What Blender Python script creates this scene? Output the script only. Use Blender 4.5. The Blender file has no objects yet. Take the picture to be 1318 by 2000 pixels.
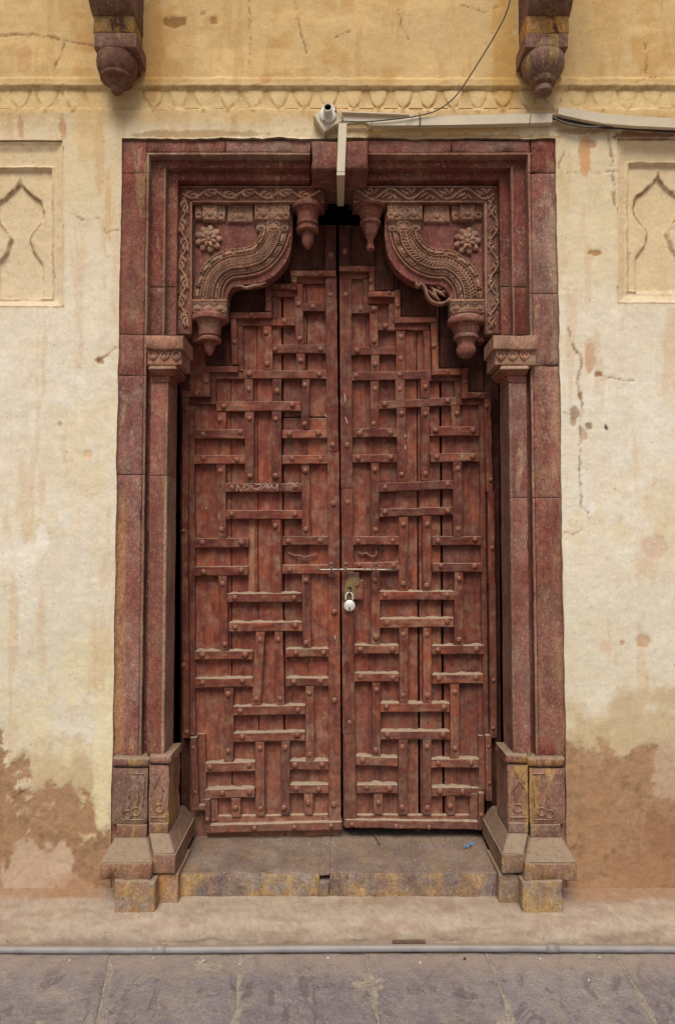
import bpy, bmesh, math, random
import numpy as np
from mathutils import Vector, Matrix, noise

random.seed(7)
R = math.radians
sc = bpy.context.scene
col = sc.collection

# ------------------------------------------------------------------ camera, world, sun, exposure
D = 2.7                      # metres from the lens to the plaster face
CZ = 1.4275                   # height of the lens
F = 1333.0                   # focal length in photo pixels (24 mm on a 36 mm tall frame)
TH = math.atan(63 / F)
cam_d = bpy.data.cameras.new('camera')
cam = bpy.data.objects.new('camera', cam_d); col.objects.link(cam)
cam.location = (0, -D, CZ); cam.rotation_euler = (R(90) + TH, 0, 0)
cam_d.sensor_fit = 'VERTICAL'; cam_d.sensor_height = 36; cam_d.sensor_width = 24
cam_d.lens = 24.0; cam_d.clip_start = .02; cam_d.clip_end = 300
sc.camera = cam

SUN_EL, SUN_ROT = R(54), R(186)
world = bpy.data.worlds.new('World'); sc.world = world; world.use_nodes = True
wn = world.node_tree.nodes; wl = world.node_tree.links
sky = wn.new('ShaderNodeTexSky'); sky.sky_type = 'NISHITA'; sky.sun_disc = False
sky.sun_elevation = SUN_EL; sky.sun_rotation = SUN_ROT
sky.dust_density = 4; sky.ozone_density = 1; sky.air_density = .8
bg = wn['Background']; bg.inputs['Strength'].default_value = .055
wl.new(sky.outputs[0], bg.inputs[0])
sun_d = bpy.data.lights.new('sun', 'SUN'); sun = bpy.data.objects.new('sun', sun_d); col.objects.link(sun)
sun_d.energy = 1.5; sun_d.angle = R(32); sun_d.color = (1, .97, .86)
# light travels from the sun: azimuth in front of the wall, a little to the left
sun.rotation_euler = (R(90) - SUN_EL, 0, R(-6))
sc.view_settings.view_transform = 'Standard'; sc.view_settings.look = 'None'
sc.view_settings.exposure = .78; sc.view_settings.gamma = 1
sc.view_settings.use_curve_mapping = False

# ------------------------------------------------------------------ helpers
def P(px, py, d=0.0):
    cx = (px - 659) / F; cy = (1000 - py) / F
    t = (D + d) / (math.cos(TH) - cy * math.sin(TH))
    return Vector((cx * t, d, CZ + (math.sin(TH) + cy * math.cos(TH)) * t))
def S(d): return (D + d) / F           # metres per photo pixel at depth d
def ZP(py, d): return P(659, py, d).z
def XP(px, d, py=1063): return P(px, py, d).x

WO = {}
def wloc(o): return WO.get(o.name, Vector((0, 0, 0))) if o else Vector((0, 0, 0))
def setp(o, parent, w):
    WO[o.name] = Vector(w)
    if parent: o.parent = parent
    o.location = Vector(w) - wloc(parent)
def tag(o, label=None, cat=None, group=None, kind=None):
    if label: o['label'] = label
    if cat: o['category'] = cat
    if group: o['group'] = group
    if kind: o['kind'] = kind
    return o
def thing(name, label, cat, loc, group=None):
    o = bpy.data.objects.new(name, None); col.objects.link(o); o.empty_display_size = .05
    setp(o, None, loc); return tag(o, label, cat, group)
def emit(name, verts, faces, mat, parent=None, smooth=False, origin=None):
    vs = [Vector(v) for v in verts]
    if origin is None:
        lo = [min(v[i] for v in vs) for i in range(3)]; hi = [max(v[i] for v in vs) for i in range(3)]
        origin = Vector([(a + b) / 2 for a, b in zip(lo, hi)])
    me = bpy.data.meshes.new(name)
    me.from_pydata([v - origin for v in vs], [], faces); me.update()
    if smooth: me.polygons.foreach_set('use_smooth', [True] * len(me.polygons))
    me.materials.append(mat)
    o = bpy.data.objects.new(name, me); col.objects.link(o); setp(o, parent, origin)
    return o
def share(name, me, w, parent, scale=(1, 1, 1), rot=(0, 0, 0)):
    o = bpy.data.objects.new(name, me); col.objects.link(o); setp(o, parent, w)
    o.scale = scale; o.rotation_euler = rot; return o

def hexa(name, c, mat, parent=None, bev=.002, jit=0.0, seg=1, smooth=False):
    """c: 8 corners: front quad (bl, br, tr, tl) then the back quad in the same order"""
    bm = bmesh.new()
    vs = [bm.verts.new(Vector(p) + Vector([random.uniform(-jit, jit) for _ in range(3)])) for p in c]
    for f in ((0, 1, 2, 3), (5, 4, 7, 6), (4, 0, 3, 7), (1, 5, 6, 2), (3, 2, 6, 7), (4, 5, 1, 0)):
        bm.faces.new([vs[i] for i in f])
    if bev:
        bmesh.ops.bevel(bm, geom=bm.edges[:], offset=bev, segments=seg, affect='EDGES', clamp_overlap=True)
    bmesh.ops.recalc_face_normals(bm, faces=bm.faces[:])
    bm.verts.index_update()
    v = [x.co.copy() for x in bm.verts]; f = [[q.index for q in fc.verts] for fc in bm.faces]
    bm.free()
    return emit(name, v, f, mat, parent, smooth)
def box(name, x0, x1, y0, y1, z0, z1, mat, parent=None, bev=.002, jit=0, seg=1):
    return hexa(name, [(x0, y0, z0), (x1, y0, z0), (x1, y0, z1), (x0, y0, z1),
                       (x0, y1, z0), (x1, y1, z0), (x1, y1, z1), (x0, y1, z1)], mat, parent, bev, jit, seg)
def quadbox(name, pts, d0, d1, mat, parent=None, bev=.002, jit=0, seg=1):
    """front quad given in photo pixels (bl, br, tr, tl) at depth d0, straight back to d1"""
    a = [P(x, y, d0) for x, y in pts]
    b = [Vector((v.x, d1, v.z)) for v in a]
    return hexa(name, a + b, mat, parent, bev, jit, seg)
def pbox(name, x0, y0, x1, y1, d0, d1, mat, parent=None, bev=.002, jit=0, seg=1):
    return quadbox(name, [(x0, y1), (x1, y1), (x1, y0), (x0, y0)], d0, d1, mat, parent, bev, jit, seg)

def rough(name, x0, x1, z0, z1, yf, yb, mat, parent=None, bev=.004, amp=.0015, res=.03, chip=.0):
    def ax(a, b):
        n = max(1, int((b - a - 2 * bev) / res))
        inner = [a + bev + (b - a - 2 * bev) * i / n for i in range(n + 1)]
        return [a, a + bev * .3] + inner + [b - bev * .3, b]
    xs, zs = ax(x0, x1), ax(z0, z1); nx, nz = len(xs), len(zs)
    def lip(i, n): return bev if i in (0, n - 1) else (.3 * bev if i in (1, n - 2) else 0)
    vs = []
    def disp(v, k=1.0):
        n1 = noise.noise_vector(v * 9); n2 = noise.noise_vector(v * 45)
        r = v + (n1 * amp + n2 * amp * .7) * k
        return r
    for j, z in enumerate(zs):
        for i, x in enumerate(xs):
            e = max(lip(i, nx), lip(j, nz))
            v = Vector((x, yf + e, z))
            w = disp(v)
            if chip and e > 0:
                c = max(0, noise.noise(v * 22) - .25) * chip
                w.y += c
                w.x += c * (1 if i < nx / 2 else -1) * (i in (0, 1, nx - 1, nx - 2))
                w.z += c * (1 if j < nz / 2 else -1) * (j in (0, 1, nz - 1, nz - 2))
            vs.append(w)
    fs = []
    for j in range(nz - 1):
        for i in range(nx - 1):
            a = j * nx + i; fs.append((a, a + 1, a + nx + 1, a + nx))
    ring = [i for i in range(nx)] + [j * nx + nx - 1 for j in range(1, nz)] + \
           [(nz - 1) * nx + i for i in range(nx - 2, -1, -1)] + [j * nx for j in range(nz - 2, 0, -1)]
    prev = ring
    steps = [yf + 2 * bev] + [yf + 2 * bev + (yb - yf - 2 * bev) * k / max(1, int((yb - yf) / .04)) for k in range(1, max(1, int((yb - yf) / .04)) + 1)]
    for yy in steps:
        cur = []
        for r in ring:
            b = vs[r]; v = Vector((b.x, yy, b.z)); q = disp(v, .8) - v
            vs.append(v + Vector((q.x, 0, q.z))); cur.append(len(vs) - 1)
        m = len(ring)
        for k in range(m):
            fs.append((prev[(k + 1) % m], prev[k], cur[k], cur[(k + 1) % m]))
        prev = cur
    return emit(name, vs, fs, mat, parent, True)
def prough(name, x0, y0, x1, y1, d0, d1, mat, parent=None, ref=None, **k):
    a = P(x0, y1, d0); b = P(x1, y0, d0)
    if ref: a.x = XP(x0, d0, ref); b.x = XP(x1, d0, ref)
    return rough(name, a.x, b.x, a.z, b.z, d0, d1, mat, parent, **k)

def poly_slab(name, pts, d0, d1, mat, parent=None, bev=.002):
    a = [P(x, y, d0) for x, y in pts]
    bm = bmesh.new()
    f = bm.faces.new([bm.verts.new(v) for v in a])
    if f.normal.y > 0 or (f.normal_update() or f.normal.y > 0): f.normal_flip()
    r = bmesh.ops.extrude_face_region(bm, geom=[f])
    for v in [g for g in r['geom'] if isinstance(g, bmesh.types.BMVert)]: v.co.y = d1
    if bev:
        es = [e for e in bm.edges if all(abs(v.co.y - d0) < 1e-6 for v in e.verts)]
        bmesh.ops.bevel(bm, geom=es, offset=bev, segments=1, affect='EDGES', clamp_overlap=True)
    bmesh.ops.recalc_face_normals(bm, faces=bm.faces[:]); bm.verts.index_update()
    v = [x.co.copy() for x in bm.verts]; fs = [[q.index for q in fc.verts] for fc in bm.faces]; bm.free()
    return emit(name, v, fs, mat, parent)

def cat(pts, n=6):
    p = [Vector(q) for q in pts]
    if len(p) == 2: return [p[0].lerp(p[1], i / n) for i in range(n + 1)]
    out = []
    for i in range(len(p) - 1):
        a = p[i - 1] if i else p[0] * 2 - p[1]; b, c = p[i], p[i + 1]
        e = p[i + 2] if i + 2 < len(p) else p[-1] * 2 - p[-2]
        for k in range(n):
            t = k / n
            out.append(.5 * ((2 * b) + (c - a) * t + (2 * a - 5 * b + 4 * c - e) * t * t + (3 * b - a - 3 * c + e) * t ** 3))
    out.append(p[-1]); return out
def stroke_geo(pts, w, h, d, n=4, taper=True, cs=5, w1=None, sink=.002, closed=False):
    """raised relief line on the plane y = d, points and width in photo pixels"""
    q = cat(pts, n); W = [P(x[0], x[1], d) for x in q]; m = len(W); vs = []; fs = []
    for i, v in enumerate(W):
        a = W[max(0, i - 1)]; b = W[min(m - 1, i + 1)]
        t = (b - a); t = t.normalized() if t.length > 1e-9 else Vector((1, 0, 0))
        nn = Vector((-t.z, 0, t.x)); f = i / (m - 1)
        ww = (w if w1 is None else w + (w1 - w) * f) * S(d)
        k = (max(.08, math.sin(math.pi * min(max(f, .0), 1))) ** .6) if taper else 1
        for c in range(cs):
            ang = math.pi * c / (cs - 1)
            vs.append(v + nn * (ww * k * .5 * math.cos(ang)) + Vector((0, -h * (k ** .5) * math.sin(ang) + (sink if c in (0, cs - 1) else 0), 0)))
    for i in range(m - 1):
        for c in range(cs - 1):
            a = i * cs + c; fs.append((a, a + 1, a + cs + 1, a + cs))
    fs.append(tuple(range(cs))[::-1]); fs.append(tuple((m - 1) * cs + c for c in range(cs)))
    return vs, fs
def merge(geos):
    V = []; Fc = []
    for v, f in geos:
        o = len(V); V += v; Fc += [tuple(i + o for i in q) for q in f]
    return V, Fc
def stroke(name, pts, w, h, d, mat, parent, **k):
    v, f = stroke_geo(pts, w, h, d, **k); return emit(name, v, f, mat, parent, True)
def strokes(name, lst, mat, parent):
    v, f = merge([stroke_geo(*a, **k) for a, k in lst]); return emit(name, v, f, mat, parent, True)

def lathe(name, prof, c, mat, parent, seg=28, smooth=True, axis='z', squash=1.0, caps=True):
    """prof: (radius, offset along the axis)"""
    vs = []; fs = []; n = len(prof)
    for r, z in prof:
        for k in range(seg):
            a = 2 * math.pi * k / seg
            if axis == 'z': vs.append(Vector((c[0] + r * math.cos(a), c[1] + r * math.sin(a) * squash, c[2] + z)))
            else: vs.append(Vector((c[0] + r * math.cos(a), c[1] - z, c[2] + r * math.sin(a))))
    for i in range(n - 1):
        for k in range(seg):
            a = i * seg + k; b = i * seg + (k + 1) % seg
            fs.append((a, b, b + seg, a + seg))
    if caps:
        fs.append(tuple(range(seg))[::-1]); fs.append(tuple((n - 1) * seg + k for k in range(seg)))
    bm = bmesh.new()
    bv = [bm.verts.new(v) for v in vs]
    for f in fs: bm.faces.new([bv[i] for i in f])
    bmesh.ops.recalc_face_normals(bm, faces=bm.faces[:])
    bm.verts.index_update()
    fs = [[q.index for q in fc.verts] for fc in bm.faces]; vs = [v.co.copy() for v in bm.verts]; bm.free()
    o = emit(name, vs, fs, mat, parent, smooth)
    if smooth:
        o.data.set_sharp_from_angle(angle=R(42)) if hasattr(o.data, 'set_sharp_from_angle') else None
    return o
def tube(name, pts, r, mat, parent=None, seg=8, n=5, closed=False):
    q = cat(pts, n) if len(pts) > 2 else [Vector(p) for p in pts]
    vs = []; fs = []; m = len(q); up = Vector((0, -1, 0))
    for i, v in enumerate(q):
        t = (q[min(m - 1, i + 1)] - q[max(0, i - 1)]).normalized()
        u = up if abs(t.dot(up)) < .95 else Vector((1, 0, 0))
        a = t.cross(u).normalized(); b = t.cross(a).normalized()
        for k in range(seg):
            an = 2 * math.pi * k / seg
            vs.append(v + a * (r * math.cos(an)) + b * (r * math.sin(an)))
    for i in range(m - 1):
        for k in range(seg):
            x = i * seg + k; y = i * seg + (k + 1) % seg
            fs.append((x, x + seg, y + seg, y))
    fs.append(tuple(range(seg))); fs.append(tuple((m - 1) * seg + k for k in range(seg))[::-1])
    return emit(name, vs, fs, mat, parent, True)

# ------------------------------------------------------------------ materials
class NT:
    def __init__(s, name, rough=.85, spec=.25, metal=0):
        s.m = bpy.data.materials.new(name); s.m.use_nodes = True
        s.t = s.m.node_tree; s.b = s.t.nodes['Principled BSDF']
        s.b.inputs['Roughness'].default_value = rough
        s.b.inputs['Specular IOR Level'].default_value = spec
        s.b.inputs['Metallic'].default_value = metal
        s.geo = s.n('ShaderNodeNewGeometry'); s.pos = s.geo.outputs['Position']
    def n(s, t): return s.t.nodes.new(t)
    def lk(s, a, b): s.t.links.new(a, b)
    def inp(s, node, i, v):
        if v is None: return
        if isinstance(v, bpy.types.NodeSocket): s.lk(v, node.inputs[i])
        else: node.inputs[i].default_value = v
    def mapping(s, v, scale):
        m = s.n('ShaderNodeMapping'); s.inp(m, 'Vector', v); m.inputs['Scale'].default_value = scale; return m.outputs[0]
    def noise(s, scale, detail=5, rough=.55, v=None, dist=0, w=None):
        x = s.n('ShaderNodeTexNoise'); s.inp(x, 'Vector', v or s.pos)
        x.inputs['Scale'].default_value = scale; x.inputs['Detail'].default_value = detail
        x.inputs['Roughness'].default_value = rough; x.inputs['Distortion'].default_value = dist
        return x.outputs['Fac']
    def math(s, op, a, b=None, clamp=False):
        x = s.n('ShaderNodeMath'); x.operation = op; x.use_clamp = clamp; s.inp(x, 0, a); s.inp(x, 1, b); return x.outputs[0]
    def ss(s, v, a, b, lo=0.0, hi=1.0):
        x = s.n('ShaderNodeMapRange'); x.interpolation_type = 'SMOOTHSTEP'
        s.inp(x, 0, v); x.inputs[1].default_value = a; x.inputs[2].default_value = b
        x.inputs[3].default_value = lo; x.inputs[4].default_value = hi; return x.outputs[0]
    def mix(s, f, a, b, mode='MIX'):
        x = s.n('ShaderNodeMix'); x.data_type = 'RGBA'; x.blend_type = mode
        s.inp(x, 0, f)
        for i, v in ((6, a), (7, b)):
            if isinstance(v, bpy.types.NodeSocket): s.lk(v, x.inputs[i])
            else: x.inputs[i].default_value = (*v, 1) if len(v) == 3 else v
        return x.outputs[2]
    def sep(s, v):
        x = s.n('ShaderNodeSeparateXYZ'); s.lk(v, x.inputs[0]); return x.outputs
    def gray(s, v):
        x = s.n('ShaderNodeCombineColor'); [s.lk(v, x.inputs[i]) for i in range(3)]; return x.outputs[0]
    def bump(s, h, strength=.4, dist=.003, nrm=None):
        x = s.n('ShaderNodeBump'); s.lk(h, x.inputs['Height']); x.inputs['Strength'].default_value = strength
        x.inputs['Distance'].default_value = dist
        if nrm: s.lk(nrm, x.inputs['Normal'])
        return x.outputs[0]
    def done(s, colr, nrm=None, rough=None):
        s.inp(s.b, 'Base Color', colr if isinstance(colr, bpy.types.NodeSocket) else (*colr, 1))
        if nrm: s.lk(nrm, s.b.inputs['Normal'])
        if rough is not None: s.inp(s.b, 'Roughness', rough)
        return s.m
DUST = (.30, .225, .155)
def mottle(N, c, scale, lo, hi, detail=8, a=.30, b=.70, v=None):
    f = N.ss(N.noise(scale, detail, .74, v=v), a, b, lo, hi)
    return N.mix(1.0, c, N.gray(f), 'MULTIPLY')
def dust_mask(N, lo=.45, hi=.85, amt=.9):
    nz = N.sep(N.geo.outputs['Normal'])[2]
    return N.math('MULTIPLY', N.ss(nz, lo, hi, 0, amt), N.ss(N.noise(60, 3), .25, .6, .45, 1))
def mat_stone(name, base, alt, peel=(.42, .26, .12), peel_t=.60, speck=.70, dust=.85, low=None, bump=.5, low_z=(.55, .15), carve=0, wear=False, vary=True):
    N = NT(name, .85, .14)
    big = N.noise(2.6, 6, .6); mid = N.noise(13, 6, .65, dist=.4)
    st = N.noise(20, 5, .6, v=N.mapping(N.pos, (1, 1, .22)))
    c = N.mix(N.ss(big, .35, .65), base, alt)
    c = N.mix(N.ss(mid, .42, .68, 0, .4), c, tuple(min(1, x * 1.6 + .015) for x in base))
    c = N.mix(N.ss(st, .5, .72, 0, .5), c, (.10, .045, .045))
    dusty = N.noise(7, 8, .7)
    c = N.mix(N.ss(dusty, .45, .75, 0, .55 + carve), c, (.30, .20, .14))
    pm = N.ss(N.math('ADD', N.math('MULTIPLY', N.noise(7.5, 8, .72, dist=.6, v=N.mapping(N.pos, (1.5, 1, .42))), .7), N.math('MULTIPLY', st, .3)), peel_t - .025, peel_t + .03)
    c = N.mix(pm, c, N.mix(mid, peel, tuple(x * .6 for x in peel)))
    if wear:
        px_, _, pz_ = N.sep(N.pos)[0], 0, N.sep(N.pos)[2]
        wn_ = N.noise(8, 8, .7, v=N.mapping(N.pos, (1.6, 1, .35)))
        wl_ = N.math('MULTIPLY', N.math('MULTIPLY', N.ss(px_, -.822, -.852), N.ss(pz_, 1.72, 1.45)), N.ss(wn_, .40, .50))
        wr_ = N.math('MULTIPLY', N.ss(px_, .835, .868), N.ss(wn_, .42, .54))
        wb_ = N.math('MULTIPLY', N.ss(pz_, 1.15, .55), N.ss(wn_, .56, .60))
        c = N.mix(N.math('MULTIPLY', wb_, .7), c, (.34, .165, .085))
        c = N.mix(wl_, c, N.mix(mid, (.42, .19, .075), (.26, .13, .08)))
        c = N.mix(N.math('MULTIPLY', wr_, .85), c, (.31, .19, .125))
    if low:
        z = N.sep(N.pos)[2]
        lm = N.math('MULTIPLY', N.ss(z, low_z[0], low_z[1]), N.ss(N.noise(9, 6, .7), .3, .62, .15, 1))
        c = N.mix(lm, c, N.mix(N.ss(N.noise(14, 4), .42, .6), low, (.31, .235, .175)))
    fine = N.noise(95, 4, .7)
    c = N.mix(N.ss(fine, speck - .05, speck + .05, 0, .65), c, (.62, .52, .45))
    c = N.mix(N.ss(fine, .42, .30, 0, .5), c, (.05, .025, .02))
    scr = N.noise(150, 5, .75, v=N.mapping(N.pos, (1, 1, .45)))
    c = N.mix(N.math('MULTIPLY', N.ss(scr, .54, .64, 0, .7), N.ss(N.noise(5, 5, .7), .38, .62, .25, 1)), c, (.42, .32, .26))
    c = mottle(N, c, 46, .78, 1.24); c = mottle(N, c, 130, .76, 1.24, 4)
    c = mottle(N, c, 7, .80, 1.18, 5, v=N.mapping(N.pos, (2.2, 1, .5)))
    oi = N.n('ShaderNodeObjectInfo'); rv = oi.outputs['Random'] if vary else N.math('MULTIPLY', .5, 1.0); rw = N.math('FRACT', N.math('MULTIPLY', rv, 5.7))
    c = N.mix(1.0, c, N.mix(rv, (.84, .80, .78), (1.14, 1.14, 1.14)), 'MULTIPLY'); c = N.mix(1.0, c, N.mix(rw, (1.08, .96, .90), (.95, 1.04, 1.08)), 'MULTIPLY')
    c = N.mix(dust_mask(N, amt=dust), c, DUST)
    h = N.math('ADD', N.math('MULTIPLY', N.noise(38, 7, .7), 1.0), N.math('MULTIPLY', pm, -.35))
    h = N.math('ADD', h, N.math('MULTIPLY', N.noise(150, 3, .6), .35))
    return N.done(c, N.bump(h, bump, .006), N.ss(mid, .3, .7, .72, .95))
def mat_wood(name, horiz=False, dark=1.0, bare=0.0, dirt=1.0):
    N = NT(name, .7, .22)
    tc = N.n('ShaderNodeTexCoord'); oi = N.n('ShaderNodeObjectInfo')
    off = N.math('MULTIPLY', oi.outputs['Random'], 37.0)
    ad = N.n('ShaderNodeVectorMath'); ad.operation = 'ADD'; N.lk(tc.outputs['Object'], ad.inputs[0])
    cb = N.n('ShaderNodeCombineXYZ'); [N.lk(off, cb.inputs[i]) for i in range(3)]; N.lk(cb.outputs[0], ad.inputs[1])
    v = ad.outputs[0]
    grain_v = N.mapping(v, (.07, 1, 1) if horiz else (1, 1, .07))
    g = N.noise(95, 6, .65, v=grain_v, dist=.3); g2 = N.noise(26, 6, .6, v=N.mapping(v, (.3, 1, 1) if horiz else (1, 1, .3)))
    blot = N.noise(11, 6, .62, v=v)
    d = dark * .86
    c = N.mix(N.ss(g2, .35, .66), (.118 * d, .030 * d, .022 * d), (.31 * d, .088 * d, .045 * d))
    c = N.mix(N.ss(blot, .42, .62, 0, .75), c, (.16 * d, .050 * d, .042 * d))
    c = N.mix(N.ss(oi.outputs['Random'], 0, 1, 0, .35), c, (.20 * d, .042 * d, .030 * d))
    c = N.mix(N.ss(g, .56, .72, 0, .5), c, (.075 * d, .022 * d, .018 * d))
    ds = N.noise(17, 7, .72)
    c = N.mix(N.ss(ds, .43, .68, 0, .72 * dirt), c, (.27 * (d * .6 + .4), .155 * (d * .6 + .4), .105 * (d * .6 + .4)))
    z = N.sep(N.pos)[2]
    low = N.math('MULTIPLY', N.ss(z, 1.0, .12, 0, .5 * dirt), N.ss(N.noise(42, 4, .7), .35, .7, .3, 1))
    c = N.mix(low, c, (.27, .165, .120))
    if bare: c = N.mix(N.ss(N.noise(8, 5, v=grain_v), .3, .55, bare * .6, bare), c, (.36, .185, .10))
    fine = N.noise(120, 3, .7)
    c = N.mix(N.ss(fine, .70, .76, 0, .6), c, (.55, .42, .34))
    rv = N.math('FRACT', N.math('MULTIPLY', oi.outputs['Random'], 7.31))
    c = N.mix(1.0, c, N.mix(rv, (.72, .68, .70), (1.24, 1.22, 1.12)), 'MULTIPLY')
    c = mottle(N, c, 40, .74, 1.26, v=v); c = mottle(N, c, 120, .80, 1.2, 4, v=grain_v)
    c = N.mix(dust_mask(N, .5, .9, .92), c, (.47, .375, .27))
    h = N.math('ADD', N.math('MULTIPLY', g, .8), N.math('MULTIPLY', N.noise(48, 5, .7), .7))
    return N.done(c, N.bump(h, .38, .004), N.ss(blot, .3, .7, .58, .85))
def mat_plaster(name, strength=1.0, bmp=.42):
    N = NT(name, .9, .15)
    at = N.n('ShaderNodeAttribute'); at.attribute_name = 'Col'
    c = at.outputs['Color']
    m1 = N.noise(3.5, 7, .65); m2 = N.noise(16, 7, .68); m3 = N.noise(70, 5, .7)
    str_ = N.noise(9, 6, .65, v=N.mapping(N.pos, (1, 1, .2)))
    c = N.mix(N.ss(m2, .48, .7, 0, .38 * strength), c, N.mix(1.0, c, (.92, .85, .72), 'MULTIPLY'))
    c = N.mix(N.ss(m1, .5, .66, 0, .40 * strength), c, N.mix(1.0, c, (1.07, 1.08, 1.14), 'MULTIPLY'))
    c = N.mix(N.ss(str_, .52, .72, 0, .30 * strength), c, N.mix(1.0, c, (.88, .80, .68), 'MULTIPLY'))
    c = N.mix(N.ss(m3, .30, .42, .45, 0), c, N.mix(1.0, c, (.62, .50, .40), 'MULTIPLY'))
    c = N.mix(N.ss(N.noise(210, 3, .6), .66, .74, 0, .5), c, N.mix(1.0, c, (.55, .45, .36), 'MULTIPLY'))
    pit = N.ss(N.noise(55, 2, .5), .71, .77)
    c = N.mix(N.math('MULTIPLY', pit, .55), c, (.30, .19, .11))
    c = mottle(N, c, 22, .945, 1.05); c = mottle(N, c, 90, .93, 1.06, 5)
    h = N.math('ADD', N.math('MULTIPLY', N.noise(26, 8, .68), 1.0), N.math('MULTIPLY', N.noise(120, 5, .7), .45))
    h = N.math('SUBTRACT', h, N.math('MULTIPLY', pit, .35))
    return N.done(c, N.bump(h, bmp, .006))
def mat_flat(name, c, rough=.6, metal=0, spec=.4, var=.25, scale=60, dust=.4):
    N = NT(name, rough, spec, metal)
    k = N.mix(N.ss(N.noise(scale, 5, .65), .4, .7, 0, var), c, tuple(x * .45 for x in c))
    k = N.mix(dust_mask(N, amt=dust), k, DUST)
    return N.done(k, N.bump(N.noise(scale * 3, 4), .15, .001))

M_FRAME = mat_stone('maroon_painted_sandstone', (.180, .052, .040), (.235, .120, .092), peel=(.36, .215, .13), peel_t=.575, carve=.22, wear=True, low=(.32, .19, .08), low_z=(.42, .05))
M_FASCIA = mat_stone('maroon_fascia_sandstone', (.145, .038, .028), (.17, .062, .044), peel=(.38, .22, .12), peel_t=.60)
M_EDGE = mat_stone('worn_edge_sandstone', (.21, .095, .070), (.29, .175, .13), peel=(.38, .25, .15), peel_t=.55, carve=.25)
M_CARVE = mat_stone('carved_sandstone', (.27, .140, .094), (.34, .205, .140), peel=(.42, .30, .13), peel_t=.62, carve=.15, bump=.35)
M_PEND = mat_stone('pendant_sandstone', (.17, .050, .036), (.20, .09, .065), peel=(.40, .26, .14), peel_t=.66, bump=.3)
M_GROUND = mat_stone('carving_ground', (.12, .042, .034), (.17, .075, .05), peel=(.34, .25, .09), peel_t=.60, bump=.35)
M_PANEL = mat_stone('bracket_panel_sandstone', (.155, .042, .034), (.18, .060, .046), peel=(.30, .22, .08), peel_t=.62, carve=-.25, bump=.35)
M_BASE = mat_stone('ochre_dusty_base_stone', (.175, .082, .062), (.225, .14, .10), peel=(.40, .25, .10), peel_t=.545, dust=.97, low=(.37, .225, .085), low_z=(.30, .1))
M_STEP = mat_stone('threshold_stone', (.115, .072, .078), (.165, .115, .115), peel=(.25, .17, .12), peel_t=.60, dust=.34, low=(.40, .24, .105), low_z=(.188, .170), vary=False)
M_UP = mat_stone('balcony_bracket_stone', (.150, .072, .052), (.215, .125, .090), peel=(.40, .25, .09), peel_t=.56, bump=.5)
M_YEL = mat_stone('ochre_stained_stone', (.38, .22, .05), (.30, .16, .05), peel=(.15, .05, .04), peel_t=.56)
M_WV = mat_wood('red_painted_wood_upright', dark=.94); M_WH = mat_wood('red_painted_wood_level', True, dark=.96)
M_WPL = mat_wood('red_painted_boards', dark=1.16, dirt=1.0); M_WDK = mat_wood('dark_boards', dark=.42, dirt=.35)
M_BARE = mat_wood('bare_worn_wood', dark=1.2, bare=.8)
M_STUD = mat_flat('rusty_red_iron_stud', (.235, .085, .05), .55, 0, .4, .4, 120, .5)
M_IRON = mat_flat('worn_bolt_steel', (.30, .24, .19), .4, .8, .5, .6, 90, .2)
M_RUST = mat_flat('painted_iron', (.20, .085, .065), .6, 0, .4, .5, 120)
M_BRASS = mat_flat('tarnished_brass_plate', (.26, .17, .07), .5, .35, .5, .6, 70, .2)
M_LOCK = mat_flat('pale_nickel_padlock', (.78, .76, .70), .28, .35, .5, .12, 60, .1)
M_DARK = mat_flat('black_void', (.006, .005, .005), .95, 0, .05, .2, 10, 0)
M_ROOM = mat_flat('dark_room_walls', (.015, .012, .01), .95, 0, .05, .2, 10, 0)
M_PVC = mat_flat('yellowed_white_plastic', (.58, .49, .35), .5, 0, .4, .22, 14, .5)
M_PVCW = mat_flat('white_plastic', (.72, .66, .58), .45, 0, .45, .15, 20, .3)
M_CABLE = mat_flat('black_cable', (.03, .028, .028), .55, 0, .4, .3, 80, .5)
M_WIRE = mat_flat('grey_wire', (.30, .24, .18), .5, .2, .4, .3, 80)
M_PIPE = mat_flat('grey_painted_pipe', (.30, .29, .30), .55, .1, .35, .65, 6, .7)
M_CHALK = mat_flat('chalk', (.62, .47, .42), .95, 0, .1, .5, 300, 0)
M_BLUE = mat_flat('blue_wrapper', (.10, .20, .36), .4, 0, .5, .3, 60, .2)
M_TWIG = mat_flat('dry_twig', (.12, .07, .04), .9, 0, .1, .4, 60)
M_PEB = mat_flat('pale_pebble', (.55, .48, .42), .9, 0, .1, .3, 60)
M_PLAS = mat_plaster('aged_lime_plaster'); M_FOOT = mat_plaster('gritty_footing_plaster', 1.5, .9)
M_DUSTM = mat_flat('settled_dust', (.35, .265, .185), .95, 0, .1, .3, 70, 0)
M_RSTRIP = mat_flat('rusted_steel_scrap', (.10, .04, .025), .8, .2, .3, .5, 60)

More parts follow.
